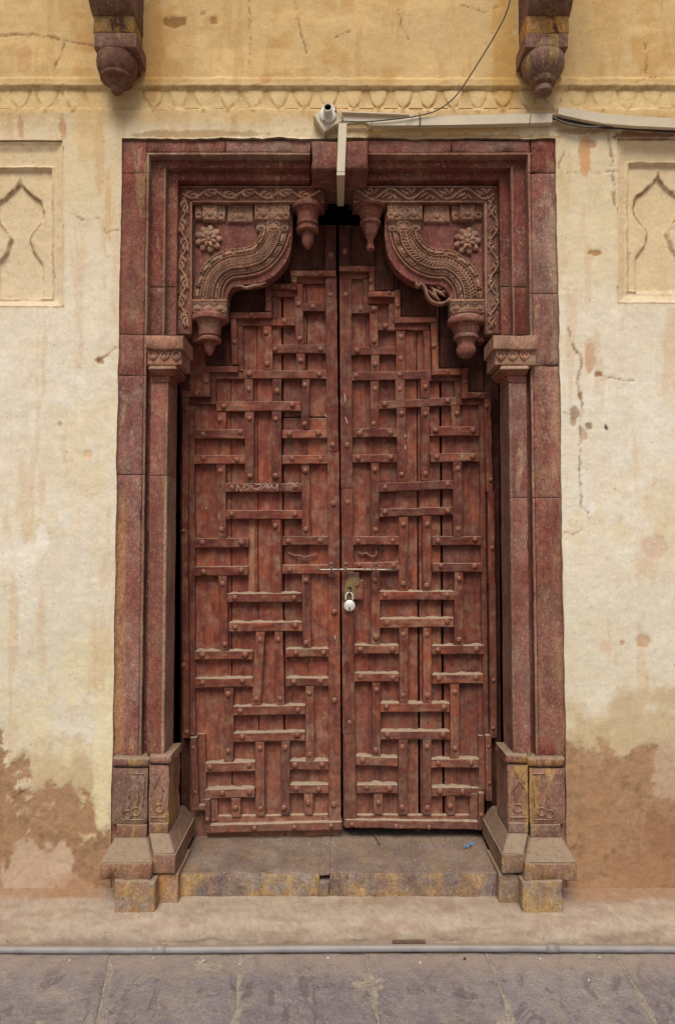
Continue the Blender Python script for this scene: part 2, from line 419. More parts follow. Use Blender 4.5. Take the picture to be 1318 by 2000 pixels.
def mat_flag():
    N = NT('slate_purple_flagstone', .62, .3)
    oi = N.n('ShaderNodeObjectInfo')
    a = N.noise(3.2, 8, .68, dist=1.2); b = N.noise(14, 7, .7); s = N.noise(7, 7, .65, v=N.mapping(N.pos, (1, .35, 1)), dist=.8)
    c = N.mix(N.ss(a, .38, .62), (.225, .190, .195), (.305, .275, .265))
    c = N.mix(N.ss(oi.outputs['Random'], 0, 1, 0, .4), c, (.19, .140, .142))
    c = N.mix(N.ss(s, .5, .64, 0, .65), c, (.30, .25, .225))
    c = N.mix(N.ss(a, .585, .60, 0, .55), c, (.33, .265, .22))
    c = N.mix(N.ss(b, .35, .25, 0, .6), c, (.10, .07, .075))
    c = N.mix(N.ss(N.noise(120, 4, .7), .62, .75, 0, .5), c, (.42, .36, .32))
    pt = N.noise(6.5, 9, .66, dist=1.6)
    c = N.mix(N.ss(pt, .565, .58, 0, .6), c, N.mix(b, (.33, .275, .23), (.25, .205, .175)))
    c = N.mix(N.ss(N.noise(9, 9, .7, dist=2.0, v=N.mapping(N.pos, (1, .5, 1))), .44, .425, 0, .5), c, (.115, .080, .088))
    c = mottle(N, c, 30, .86, 1.16); c = mottle(N, c, 110, .80, 1.2, 4)
    yy = N.sep(N.pos)[1]
    c = N.mix(N.math('MULTIPLY', N.ss(yy, -.42, -.27, 0, .8), N.ss(N.noise(12, 5), .3, .6, .4, 1)), c, (.36, .275, .22))
    h = N.math('ADD', N.noise(14, 9, .74), N.math('MULTIPLY', N.noise(90, 6, .7), .5))
    return N.done(c, N.bump(h, .85, .010), N.ss(b, .3, .7, .5, .8))
M_FLAG = mat_flag()
def mat_mortar():
    N = NT('sandy_mortar', .95, .1)
    c = N.mix(N.ss(N.noise(20, 6, .7), .35, .65), (.36, .30, .24), (.27, .225, .185)); c = mottle(N, c, 60, .7, 1.25)
    return N.done(c, N.bump(N.noise(90, 6, .7), .5, .005))
M_MORT = mat_mortar()

# ------------------------------------------------------------------ plaster wall: height and colour
def lin(c):
    c = np.array(c, float) / 255.0
    return np.where(c <= .04045, c / 12.92, ((c + .055) / 1.055) ** 2.4)
def vn(x, y, s):
    xi = np.floor(x); yi = np.floor(y); fx = x - xi; fy = y - yi
    fx = fx * fx * (3 - 2 * fx); fy = fy * fy * (3 - 2 * fy)
    def h(a, b):
        q = np.sin(a * 127.1 + b * 311.7 + s * 74.7) * 43758.5453
        return q - np.floor(q)
    return (h(xi, yi) * (1 - fx) + h(xi + 1, yi) * fx) * (1 - fy) + (h(xi, yi + 1) * (1 - fx) + h(xi + 1, yi + 1) * fx) * fy
def fbm(x, y, s, o=5, g=.55):
    a = 1; t = 0; n = 0; f = 1
    for i in range(o):
        t = t + a * vn(x * f + i * 17.3, y * f - i * 9.1, s + i); n += a; a *= g; f *= 2.03
    return t / n          # 0..1, about .5
def sst(v, a, b):
    t = np.clip((v - a) / (b - a), 0, 1); return t * t * (3 - 2 * t)
def to_px(x, z):          # plaster plane -> photo pixels
    dz = z - CZ; yy = D
    fw = yy * math.cos(TH) + dz * math.sin(TH); up = -yy * math.sin(TH) + dz * math.cos(TH)
    return 659 + F * x / fw, 1000 - F * up / fw
def segdist(px, py, pts):
    m = np.full(px.shape, 1e9)
    for (x0, y0), (x1, y1) in zip(pts[:-1], pts[1:]):
        dx, dy = x1 - x0, y1 - y0; L = dx * dx + dy * dy + 1e-9
        t = np.clip(((px - x0) * dx + (py - y0) * dy) / L, 0, 1)
        m = np.minimum(m, np.hypot(px - x0 - t * dx, py - y0 - t * dy))
    return m
def inpoly(px, py, pts):
    r = np.zeros(px.shape, bool); n = len(pts)
    for i in range(n):
        (x0, y0), (x1, y1) = pts[i], pts[(i + 1) % n]
        if y0 == y1: continue
        c = ((y0 > py) != (y1 > py)) & (px < (x1 - x0) * (py - y0) / (y1 - y0) + x0)
        r ^= c
    return r
CRACKS = [([(0, 70), (60, 68), (110, 75), (145, 84), (185, 90)], 1.4), ([(128, 85), (118, 112), (105, 135)], 1.1),
          ([(1184, 262), (1192, 300), (1197, 345), (1199, 400)], 1.8), ([(1094, 325), (1108, 338), (1150, 335), (1215, 336)], .8),
          ([(1107, 640), (1120, 682), (1133, 694), (1134, 715), (1127, 742), (1130, 768), (1137, 790), (1132, 830), (1133, 870), (1131, 930), (1136, 968), (1133, 990), (1146, 1003), (1152, 1014), (1138, 1036), (1118, 1044), (1100, 1040)], 1.3),
          ([(1162, 726), (1178, 736), (1212, 741), (1240, 744)], .8), ([(575, 0), (583, 45), (591, 75), (600, 108)], .8),
          ([(900, 8), (945, 24), (985, 6)], 1.0), ([(775, 18), (784, 52), (800, 82)], .7), ([(690, 58), (655, 75)], .8),
          ([(192, 704), (212, 690), (229, 679)], 1.6), ([(0, 1572), (22, 1562), (48, 1545), (66, 1535), (84, 1542)], 1.6),
          ([(487, 0), (489, 90), (486, 170)], .9), ([(1258, 75), (1262, 150)], .7), ([(1100, 806), (1122, 808)], 1.2),
          ([(0, 1757), (80, 1760), (170, 1757)], .9), ([(1111, 1800), (1110, 1860)], 1.2),
          ([(140, 415), (165, 430), (195, 425), (205, 455), (232, 447)], .7), ([(1100, 300), (1090, 320), (1096, 340)], 1.0),
          ([(1310, 140), (1240, 165)], .6)]
BLOBS = [(340, 43, 22, 12, (140, 105, 60), .9), (418, 39, 8, 8, (160, 115, 65), .9), (398, 26, 6, 4, (170, 120, 70), .7), (1151, 697, 11, 36, (205, 170, 140), 1),
         (1141, 306, 11, 33, (205, 160, 115), 1), (1155, 283, 9, 8, (195, 150, 115), .9), (1278, 1071, 24, 25, (212, 188, 165), .9),
         (1255, 1253, 15, 13, (198, 160, 125), .8), (1183, 1262, 14, 11, (215, 180, 150), .6), (1214, 1255, 5, 5, (190, 140, 110), .8),
         (1160, 494, 13, 5, (175, 130, 85), .9), (124, 246, 7, 22, (190, 150, 115), .9), (42, 250, 5, 22, (195, 155, 120), .9),
         (1122, 806, 9, 12, (150, 110, 80), .7), (1150, 832, 6, 8, (130, 100, 75), .8), (1183, 834, 4, 5, (60, 45, 35), 1),
         (1119, 824, 6, 10, (160, 125, 90), .7), (1138, 848, 8, 10, (170, 135, 100), .6), (1133, 775, 5, 9, (135, 110, 80), .8), (1166, 732, 9, 5, (160, 120, 80), .9),
         (195, 703, 9, 8, (150, 115, 80), .8), (118, 828, 5, 5, (190, 150, 110), .7), (172, 888, 8, 9, (220, 185, 145), .8),
         (85, 1052, 12, 30, (235, 228, 215), .8), (60, 1080, 30, 25, (232, 222, 205), .7), (1148, 992, 14, 13, (232, 225, 212), .8),
         (60, 1720, 60, 70, (192, 165, 142), .9), (120, 1690, 22, 50, (194, 168, 144), .9), (135, 1760, 60, 50, (182, 148, 120), .7),
         (205, 1480, 22, 130, (220, 207, 170), .7), (200, 1560, 16, 60, (220, 206, 168), .75), (1310, 1520, 34, 90, (190, 164, 138), .8),
         (1160, 1600, 30, 90, (165, 127, 94), .5), (1300, 1620, 40, 60, (150, 110, 80), .7), (1255, 1700, 60, 40, (158, 120, 90), .6),
         (520, 155, 14, 12, (190, 140, 95), .7), (195, 300, 10, 70, (205, 165, 120), .5), (212, 400, 6, 80, (205, 160, 105), .5),
         (175, 245, 30, 60, (215, 180, 125), .5), (50, 118, 14, 30, (190, 140, 100), .5), (985, 110, 25, 120, (190, 145, 75), .6), (300, 90, 20, 110, (185, 140, 80), .6),
         (1160, 60, 30, 120, (190, 155, 100), .3), (800, 255, 190, 10, (198, 160, 90), .6), (1260, 262, 60, 12, (130, 85, 60), .85), (1130, 256, 50, 6, (150, 110, 80), .6), (380, 262, 130, 7, (150, 112, 60), .6), (900, 268, 190, 6, (150, 112, 60), .6)]
NICHES = [dict(ax=32, out=(-63, 270, 127, 603), inn=(-36, 322, 100, 580), top=340),
          dict(ax=1291, out=(1202, 268, 1380, 597), inn=(1228, 312, 1354, 566), top=329)]
HALF = [(0, 0), (3, 10), (12, 21), (27, 35), (41, 44), (46, 55), (48, 68), (45, 82), (35, 96), (22, 110), (19, 118), (23, 130), (26, 142), (35, 154), (44, 165), (46, 172), (46, 241)]
for N_ in NICHES:
    a = [(N_['ax'] + x, N_['top'] + y) for x, y in HALF]; b = [(N_['ax'] - x, N_['top'] + y) for x, y in HALF[1:]][::-1]
    N_['poly'] = a + b
def rectin(px, py, r): return np.minimum(np.minimum(px - r[0], r[2] - px), np.minimum(py - r[1], r[3] - py))
def warp(px, py, k=1.0):
    return px + (fbm(px / 14, py / 14, 3) - .5) * 7 * k, py + (fbm(px / 14, py / 14, 9) - .5) * 7 * k
def peel_mask(px, py, sw=5):
    yl = np.interp(px, [-400, 0, 40, 90, 150, 195, 225], [1380, 1470, 1540, 1560, 1570, 1600, 1650])
    yr = np.interp(px, [1095, 1180, 1205, 1290, 1330, 1700], [1448, 1462, 1470, 1468, 1500, 1480])
    yb = np.where(px < 659, yl, yr)
    n = fbm(px / 42, py / 42, 21, 6, .62) - .5
    amp = np.where(px < 659, 330, 90)
    return sst((py - yb) + n * amp, -sw, sw)
PETC = [39 + 52.5 * k if k < 5 else 301 + 48.6 * (k - 5) for k in range(-6, 30)]
PETC = [c for c in PETC if not 195 < c < 270]
def paint_col(x, z):
    px, py = to_px(x, z); X, Y = warp(px, py); XC, YC = X + (fbm(px / 5, py / 5, 5, 3) - .5) * 6, Y + (fbm(px / 5, py / 5, 15, 3) - .5) * 6
    brk = fbm(px / 11, py / 11, 19, 3, .6)
    c = np.empty(px.shape + (3,)); c[:] = lin((224, 212, 190))
    def mixc(rgb, m):
        nonlocal c
        m = np.clip(m, 0, 1)[..., None]; c = c * (1 - m) + lin(rgb) * m
    big = fbm(px / 170, py / 170, 31, 5); med = fbm(px / 55, py / 55, 37, 5, .6); sml = fbm(px / 16, py / 16, 41, 4, .6)
    stv = fbm(px / 26, py / 170, 43, 5, .6)
    mixc((217, 200, 164), sst(big, .45, .62) * .6)
    mixc((228, 221, 206), sst(med, .5, .66) * .6 * sst(py, 560, 760))
    mixc((210, 200, 176), sst(py, 1000, 1300) * .55)
    mixc((220, 206, 166), sst(fbm(px / 80, py / 60, 47), .52, .6) * sst(py, 1150, 1300) * .6)
    mixc((212, 190, 148), sst(py, 640, 330) * .5)
    up = sst(py + (big - .5) * 60, 262, 205)
    mixc((200, 168, 116), up * .9)
    mixc((192, 148, 88), up * sst(med, .5, .68) * .6)
    mixc((220, 186, 132), up * sst(fbm(px / 90, py / 40, 53), .53, .66) * .55)
    mixc((184, 142, 88), up * sst(stv, .56, .70) * .35)
    mixc((217, 191, 142), sst(np.abs(Y - 195), 34, 20) * .8)
    mixc((205, 170, 128), sst(stv, .58, .7) * .35 * (py > 215))
    # tan scoured zone just above the bare render
    tl = sst(py + (med - .5) * 220, np.where(px < 659, 1450, 1335), np.where(px < 659, 1530, 1420))
    mixc((192, 168, 132), tl * .85)
    pm = peel_mask(px + (fbm(px / 4, py / 4, 23, 3) - .5) * 14, py + (fbm(px / 4, py / 4, 25, 3) - .5) * 14, 13)
    bare = lin((166, 133, 104)) * (0.85 + .3 * med[..., None]) * np.array([1, .97, .93])
    grit = fbm(px / 5.5, py / 5.5, 59, 3, .7)[..., None]
    bare = bare * (.80 + .40 * grit)
    bare = bare * (1 - .18 * sst(sml, .5, .7)[..., None])
    c = c * (1 - pm[..., None]) + bare * pm[..., None]
    for bx, by, rx, ry, rgb, s in BLOBS:
        q = np.hypot((X - bx) / rx, (Y - by) / ry) + (sml - .5) * .9
        mixc(rgb, sst(q, 1.12, .92) * s)
    mixc((172, 142, 120), sst(py + (med - .5) * 26, 1742, 1768) * .8)
    # brown along the frieze lines and petal outlines
    for yy, w in ((173.5, 3.5), (215, 3.0)):
        mixc((150, 108, 62), sst(np.abs(Y - yy - (med - .5) * 4), w, .5) * .6 * sst(sml, .3, .6))
    for pc in PETC:
        k = (np.abs(px - pc) < 30) & (py > 170) & (py < 222)
        if k.any():
            vv_ = np.clip((Y[k] - 177) / 34, 0, .999); e = np.abs(np.abs(X[k] - pc) - 20.5 * (1 - vv_ ** 2.1) ** .8) * .8
            t = c[k]; m = (sst(e, 4.5, .8) * .6 * sst(sml[k], .3, .55) * (Y[k] > 176))[..., None]; c[k] = t * (1 - m) + lin((148, 100, 52)) * m
    for pts, w in CRACKS:
        dd = segdist(XC, YC, pts)
        mixc((150, 105, 68), sst(dd, w * 3.2, w) * .55 * sst(sml, .35, .6)); mixc((100, 68, 46), sst(dd, w + .5, w * .2) * .6 * sst(brk, .40, .55))
    for N_ in NICHES:
        o = rectin(px, py, N_['out']) > 0
        mixc((212, 184, 142), sst(rectin(px, py, N_['out']), -3, 4) * .55 * (.6 + .6 * med))
        if o.any():
            e = segdist(X[o], Y[o], N_['poly'] + N_['poly'][:1]); g = sml[o]
            t = c[o]; m = (sst(e, 4.5, .8) * .75 * sst(g, .3, .55) * sst(np.abs(py[o] - N_['top'] - 40), 180, 40))[..., None]  # brown arch outline: dirt plus painted-in shade, strongest near the top
            t = t * (1 - m) + lin((128, 84, 48)) * m
            ei = np.abs(rectin(X[o], Y[o], N_['inn'])); m = (sst(ei, 3, .6) * .5 * sst(g, .4, .6))[..., None]
            c[o] = t * (1 - m) + lin((150, 108, 72)) * m
    return np.clip(c, 0, 1)
def relief(x, z, niche=None):
    px, py = to_px(x, z); X, Y = warp(px, py, .6)
    y = (fbm(px / 190, py / 190, 61, 4) - .5) * .014 + (fbm(px / 30, py / 30, 67, 4, .6) - .5) * .0045
    y = y + (fbm(px / 8, py / 8, 71, 3) - .5) * .0014
    pk = peel_mask(px, py); y = y + pk * (.0030 + .0040 * (fbm(px / 6, py / 6, 63, 4, .7) - .5))
    # frieze: projecting fillet, recessed band behind the petals, lower line
    y = y - .011 * sst(Y, 153, 157) * sst(Y, 174, 171.5) + .0050 * sst(Y, 173.5, 176) * sst(Y, 215, 212) - .006 * sst(Y, 213, 215) * sst(Y, 262, 216) * (py < 262)
    XC, YC = X + (fbm(px / 5, py / 5, 5, 3) - .5) * 6, Y + (fbm(px / 5, py / 5, 15, 3) - .5) * 6
    for pts, w in CRACKS: y = y + .0035 * sst(segdist(XC, YC, pts), w + 1.0, w * .2) * sst(fbm(px / 11, py / 11, 19, 3, .6), .36, .5)
    for bx, by, rx, ry, rgb, s in BLOBS[:23]:
        if s >= .7 and by not in (1052, 1080):
            q = np.hypot((X - bx) / rx, (Y - by) / ry); y = y + .0022 * sst(q, 1.1, .9)
    if niche:
        do = rectin(X, Y, niche['out']); di = rectin(X, Y, niche['inn'])
        y = y + .010 * sst(do, 0, 3) - .006 * sst(do, 3, 6) * sst(do, 10, 7) + .012 * sst(do, 8, 24)
        y = y - .006 * sst(di, -3, -1) * sst(di, 4, 2) + .012 * sst(di, 1, 4)
        e = segdist(X, Y, niche['poly'] + niche['poly'][:1]); ins = inpoly(X, Y, niche['poly'])
        y = y + np.where(ins, .013 * sst(e, 0, 4), 0)
    return y
def set_col(me, x, z):
    c = paint_col(x, z)
    a = me.color_attributes.new('Col', 'FLOAT_COLOR', 'POINT')
    q = np.ones((len(x), 4), np.float32); q[:, :3] = c; a.data.foreach_set('color', q.ravel())
def np_mesh(name, V, Q, mat, parent, origin=Vector((0, 0, 0)), colxz=None):
    me = bpy.data.meshes.new(name); me.vertices.add(len(V))
    V = V - np.array(origin); me.vertices.foreach_set('co', V.astype(np.float32).ravel())
    me.loops.add(Q.size); me.loops.foreach_set('vertex_index', Q.astype(np.int32).ravel())
    me.polygons.add(len(Q)); me.polygons.foreach_set('loop_start', np.arange(0, Q.size, 4, dtype=np.int32))
    me.polygons.foreach_set('loop_total', np.full(len(Q), 4, np.int32)) if not me.polygons[0].loop_total else None
    me.update(calc_edges=True); me.validate()
    me.polygons.foreach_set('use_smooth', np.ones(len(me.polygons), bool))
    if colxz is not None: set_col(me, *colxz)
    me.materials.append(mat)
    o = bpy.data.objects.new(name, me); col.objects.link(o); setp(o, parent, origin); return o

XL, XR = XP(228, .012), XP(1095, .012)           # edges of the opening in the plaster
ZT = ZP(270, 0.0)
ZB = -.02
wall = thing('plaster_wall', 'weathered yellow ochre plaster wall around the carved doorway', 'wall', (0, 0, 0))
xs = np.unique(np.concatenate([np.linspace(-2.4, -1.42, 30), np.arange(-1.42, XL, .0062), [XL], np.arange(XL + .0062, XR - .003, .0062), [XR], np.arange(XR + .0062, 1.42, .0062), np.linspace(1.42, 2.4, 30)]))
zs = np.unique(np.concatenate([np.arange(ZB, ZT, .0062), [ZT], np.arange(ZT + .0062, 3.78, .0062), np.linspace(3.78, 5.2, 30)]))
iL = int(np.argmin(abs(xs - XL))); iR = int(np.argmin(abs(xs - XR))); jT = int(np.argmin(abs(zs - ZT)))
GX, GZ = np.meshgrid(xs, zs); nx, nz = len(xs), len(zs)
# ragged plaster edge round the stone frame
wob = (fbm(GZ * 9, GX * 9, 81, 5, .6) - .5)
fx = np.exp(-np.abs(GX - XL) / .02) * (GZ < ZT + .03); GX2 = GX + fx * (wob * .011)
fx = np.exp(-np.abs(GX - XR) / .02) * (GZ < ZT + .03); GX2 = GX2 + fx * ((fbm(GZ * 9, GX * 9, 83, 5, .6) - .5) * .011)
fz = np.exp(-np.abs(GZ - ZT) / .02) * ((GX > XL - .03) & (GX < XR + .03)); GZ2 = GZ + fz * ((fbm(GX * 9, GZ * 9, 85, 5, .6) - .5) * .018)
x_, z_ = GX2.ravel(), GZ2.ravel()
Yh = relief(x_, z_)
V = np.stack([x_, Yh, z_], 1)
I = np.arange(nx * nz).reshape(nz, nx)
Q = np.stack([I[:-1, :-1], I[:-1, 1:], I[1:, 1:], I[1:, :-1]], -1)
keep = np.ones((nz - 1, nx - 1), bool); keep[:jT, iL:iR] = False
cxm = (xs[:-1] + xs[1:]) / 2; czm = (zs[:-1] + zs[1:]) / 2
CX, CZm = np.meshgrid(cxm, czm); cpx, cpy = to_px(CX, CZm)
for N_ in NICHES: keep &= ~(rectin(cpx, cpy, N_['out']) > 3)
Qs = Q[keep]
# a skirt turns the cut edge back to the stone
path = [I[j, iL] for j in range(0, jT + 1)] + [I[jT, i] for i in range(iL + 1, iR + 1)] + [I[j, iR] for j in range(jT - 1, -1, -1)]
bk = V[path].copy(); bk[:, 1] = .07; base = len(V); V = np.vstack([V, bk])
sk = np.array([[path[k], path[k + 1], base + k + 1, base + k] for k in range(len(path) - 1)])
Qs = np.vstack([Qs, sk])
np_mesh('plaster_face', V, Qs, M_PLAS, wall, colxz=(V[:, 0], V[:, 2]))
for k, N_ in enumerate(NICHES):
    o = N_['out']
    a = P(o[0] - 7, o[3] + 7, 0); b = P(o[2] + 7, o[1] - 7, 0)
    gx = np.arange(a.x, b.x, .0042); gz = np.arange(a.z, b.z, .0042); X_, Z_ = np.meshgrid(gx, gz); x_, z_ = X_.ravel(), Z_.ravel()
    V2 = np.stack([x_, relief(x_, z_, N_) + .0022, z_], 1); I2 = np.arange(len(x_)).reshape(len(gz), len(gx))
    Q2 = np.stack([I2[:-1, :-1], I2[:-1, 1:], I2[1:, 1:], I2[1:, :-1]], -1).reshape(-1, 4)
    c = Vector(((a.x + b.x) / 2, 0, (a.z + b.z) / 2))
    q = np_mesh('niche_panel', V2, Q2, M_PLAS, wall, c, (x_, z_))
    q['label'] = ['recessed cusped arch panel at the left edge', 'recessed cusped arch panel at the right edge'][k]
# frieze petals
def petal(cx, w=20.5, top=177, bot=211):
    vs = []; fs = []; nu, nv = 9, 8; d = .004
    w *= random.uniform(.92, 1.05); bot += random.uniform(-1.5, 1.5); cx += random.uniform(-1.2, 1.2)
    for j in range(nv + 1):
        v = j / nv; hw = w * (1 - v ** 2.1) ** .80 + .02 if v < 1 else 0.02
        for i in range(nu + 1):
            u = -1 + 2 * i / nu
            p = P(cx + u * hw, top + (bot - top) * v, 0)
            edge = max(abs(u), v if v > .5 else 0)
            h = .0050 * (1 - max(0, edge) ** 8) + .0012 * math.cos(u * 1.5) * (1 - v)
            p.y = .0068 - h + noise.noise(p * 30) * .002; vs.append(p)
    for j in range(nv):
        for i in range(nu):
            a = j * (nu + 1) + i; fs.append((a, a + nu + 1, a + nu + 2, a + 1))
    o = emit('frieze_petal', vs, fs, M_PLAS, wall, True)
    set_col(o.data, np.array([v.x for v in vs]), np.array([v.z for v in vs]))
def riser(cx):
    vs = [P(cx + x, y, 0) for x, y in ((-3.5, 180), (3.5, 180), (14, 210.5), (-14, 210.5))]
    for v in vs: v.y = .0015
    vv = vs + [Vector((v.x, .011, v.z)) for v in vs]
    fs = [(0, 3, 2, 1), (0, 1, 5, 4), (1, 2, 6, 5), (2, 3, 7, 6), (3, 0, 4, 7)]
    o = emit('frieze_bud', vv, fs, M_PLAS, wall)
    set_col(o.data, np.array([v.x for v in vv]), np.array([v.z for v in vv]))
for k in range(-6, 22):
    cx = 39 + 52.5 * k if k < 5 else 293 + 48.6 * (k - 5) + 8
    if 195 < cx < 270: continue
    petal(cx); riser(cx + 25)
for k in range(22, 30): petal(293 + 48.6 * (k - 5) + 8); riser(293 + 48.6 * (k - 5) + 33)
# sloping plaster footing along the wall
xf = np.arange(-2.4, 2.4, .010)
prof = [(.05, .102), (0, .099), (-.03, .095), (-.07, .091), (-.11, .087), (-.15, .083), (-.175, .076), (-.19, .064), (-.2, .046), (-.207, .030), (-.211, .014), (-.215, .0), (-.218, -.02)]
dn = []
for i in range(len(prof) - 1):
    for t in (0, .5): dn.append((prof[i][0] * (1 - t) + prof[i + 1][0] * t, prof[i][1] * (1 - t) + prof[i + 1][1] * t))
dn.append(prof[-1]); pr = np.array(dn)
FX, FK = np.meshgrid(xf, np.arange(len(pr))); yy = pr[FK, 0]; zz = pr[FK, 1]
n1 = fbm(FX * 7, FK * .25, 91, 5) - .5; n2 = fbm(FX * 40, FK * .9, 93, 4) - .5
wgt = np.minimum(FK / 4, 1) * np.minimum((len(pr) - 1 - FK) / 4 + .3, 1)
yy = yy + (n1 * .02 + n2 * .006) * wgt; zz = zz + (n1 * .010 + n2 * .005) * wgt
VF = np.stack([FX.ravel(), yy.ravel(), zz.ravel()], 1); IF = np.arange(VF.shape[0]).reshape(FX.shape)
QF = np.stack([IF[:-1, :-1], IF[1:, :-1], IF[1:, 1:], IF[:-1, 1:]], -1).reshape(-1, 4)
fo = np_mesh('plaster_footing', VF, QF, M_FOOT, wall)
cc = np.empty((len(VF), 4), np.float32); cc[:, 3] = 1
t = fbm(VF[:, 0] * 5, VF[:, 2] * 30 + VF[:, 1] * 20, 95, 5, .6)[:, None]; t2 = fbm(VF[:, 0] * 22, VF[:, 1] * 40, 97, 4, .6)[:, None]
cc[:, :3] = lin((170, 153, 135)) * (1 - sst(t, .4, .62)) + lin((158, 136, 118)) * sst(t, .4, .62)
cc[:, :3] = cc[:, :3] * (1 - sst(t2, .5, .7) * .5) + lin((184, 164, 142)) * sst(t2, .5, .7) * .5
topm = sst(VF[:, 1:2] + (t - .5) * .09, -.085, -.045) * sst(np.abs(VF[:, 0:1]), .84, .92)
cc[:, :3] = cc[:, :3] * (1 - topm * .8) + lin((160, 126, 98)) * topm * .8
gr = fbm(VF[:, 0] * 90, VF[:, 1] * 90 + VF[:, 2] * 120, 99, 3, .7)[:, None]; cc[:, :3] *= .80 + .38 * gr
lowm = sst(VF[:, 2:3] + (t - .5) * .05, .016, .0) * .5; cc[:, :3] = cc[:, :3] * (1 - lowm) + lin((120, 98, 85)) * lowm
fo.data.color_attributes.new('Col', 'FLOAT_COLOR', 'POINT').data.foreach_set('color', cc.ravel())

# ------------------------------------------------------------------ ground
g = emit('ground', [(-60, -60, -.0020), (60, -60, -.0020), (60, 3, -.0020), (-60, 3, -.0020)], [(0, 1, 2, 3)], M_MORT); tag(g, kind='structure')
pav = bpy.data.objects.new('pavement', None); col.objects.link(pav); setp(pav, None, (0, -1, 0)); tag(pav, kind='structure')
def flag(xa, xb, xc, xd, y0, y1):
    """slab with far edge xa..xb at y1 and near edge xc..xd at y0"""
    n = 44; m = 36; vs = []; fs = []
    for j in range(m + 1):
        v = j / m
        for i in range(n + 1):
            u = i / n; x = (xa + (xb - xa) * u) * (1 - v) + (xc + (xd - xc) * u) * v; y = y1 + (y0 - y1) * v
            e = min(u * n, (1 - u) * n, v * m, (1 - v) * m)
            p = Vector((x, y, 0)); nn = noise.noise_vector(p * 14)
            p.x += nn.x * .010 + noise.noise(p * 50) * .005; p.y += nn.y * .008
            p.z = noise.noise(p * 5) * .004 + noise.noise(p * 30) * .0012 - (.0025 if e < .5 else 0)
            vs.append(p)
    for j in range(m):
        for i in range(n):
            a = j * (n + 1) + i; fs.append((a, a + n + 1, a + n + 2, a + 1))
    ring = [i for i in range(n + 1)] + [j * (n + 1) + n for j in range(1, m + 1)] + [m * (n + 1) + i for i in range(n - 1, -1, -1)] + [j * (n + 1) for j in range(m - 1, 0, -1)]
    b = len(vs); vs += [Vector((vs[r].x, vs[r].y, -.03)) for r in ring]; L = len(ring)
    for k in range(L): fs.append((ring[k], ring[(k + 1) % L], b + (k + 1) % L, b + k))
    emit('paving_stone', vs, fs, M_FLAG, pav, True)
G = lambda px, y: (px - 659) / F / 1.0 * (D + y) * 1.0
def gx(px, py):     # x on the ground for a joint seen at px, py
    cx = (px - 659) / F; cy = (1000 - py) / F
    dz = math.sin(TH) + cy * math.cos(TH); t = -CZ / dz; return cx * t, (math.cos(TH) - cy * math.sin(TH)) * t - D
top = [gx(x, 1868) for x in (-330, -30, 218, 471, 716, 953, 1203, 1450, 1700)]
bot = [gx(x, 2000) for x in (-470, -110, 186, 458, 735, 1000, 1284, 1560, 1830)]
ya, yb = top[0][1], bot[0][1]; yend = -1.02
ex = [t[0] + (b[0] - t[0]) * (yend - ya) / (yb - ya) for t, b in zip(top, bot)]
for i in range(8): flag(top[i][0] + .0035, top[i + 1][0] - .0035, ex[i] + .0045, ex[i + 1] - .0045, yend, -.232)
yy0 = yend - .012
for r in range(4):
    off = random.uniform(-.3, .1); x = -2.2 + off
    while x < 2.2:
        w = random.uniform(.42, .62); flag(x + .006, x + w - .006, x + .006, x + w - .006, yy0 - .7, yy0); x += w
    yy0 -= .712

# pipe on the ground
tube('water_pipe', [Vector((x, -.243 + .003 * math.sin(x * 2.1), .0145 + .002 * math.sin(x * 3 + 1))) for x in np.linspace(-2.4, 2.4, 25)], .0125, M_PIPE, None, 12, 2)
pipe = bpy.data.objects['water_pipe']; tag(pipe, 'long grey painted metal pipe lying along the foot of the wall', 'pipe')
for x in (-.62, .75):
    c = Vector((x, -.243 + .003 * math.sin(x * 2.1), .0145)); tube('pipe_coupling', [c - Vector((.022, 0, 0)), c + Vector((.022, 0, 0))], .0145, M_PIPE, pipe, 12)

# dark room behind the door
rm = []
x0, x1, y0, y1, z0, z1 = -1.05, 1.05, .076, 2.4, .03, 3.2
emit('dark_room', [(x0, y0, z0), (x1, y0, z0), (x1, y1, z0), (x0, y1, z0), (x0, y0, z1), (x1, y0, z1), (x1, y1, z1), (x0, y1, z1)],
     [(0, 1, 2, 3), (7, 6, 5, 4), (0, 3, 7, 4), (1, 5, 6, 2), (3, 2, 6, 7)], M_ROOM)
tag(bpy.data.objects['dark_room'], kind='structure')

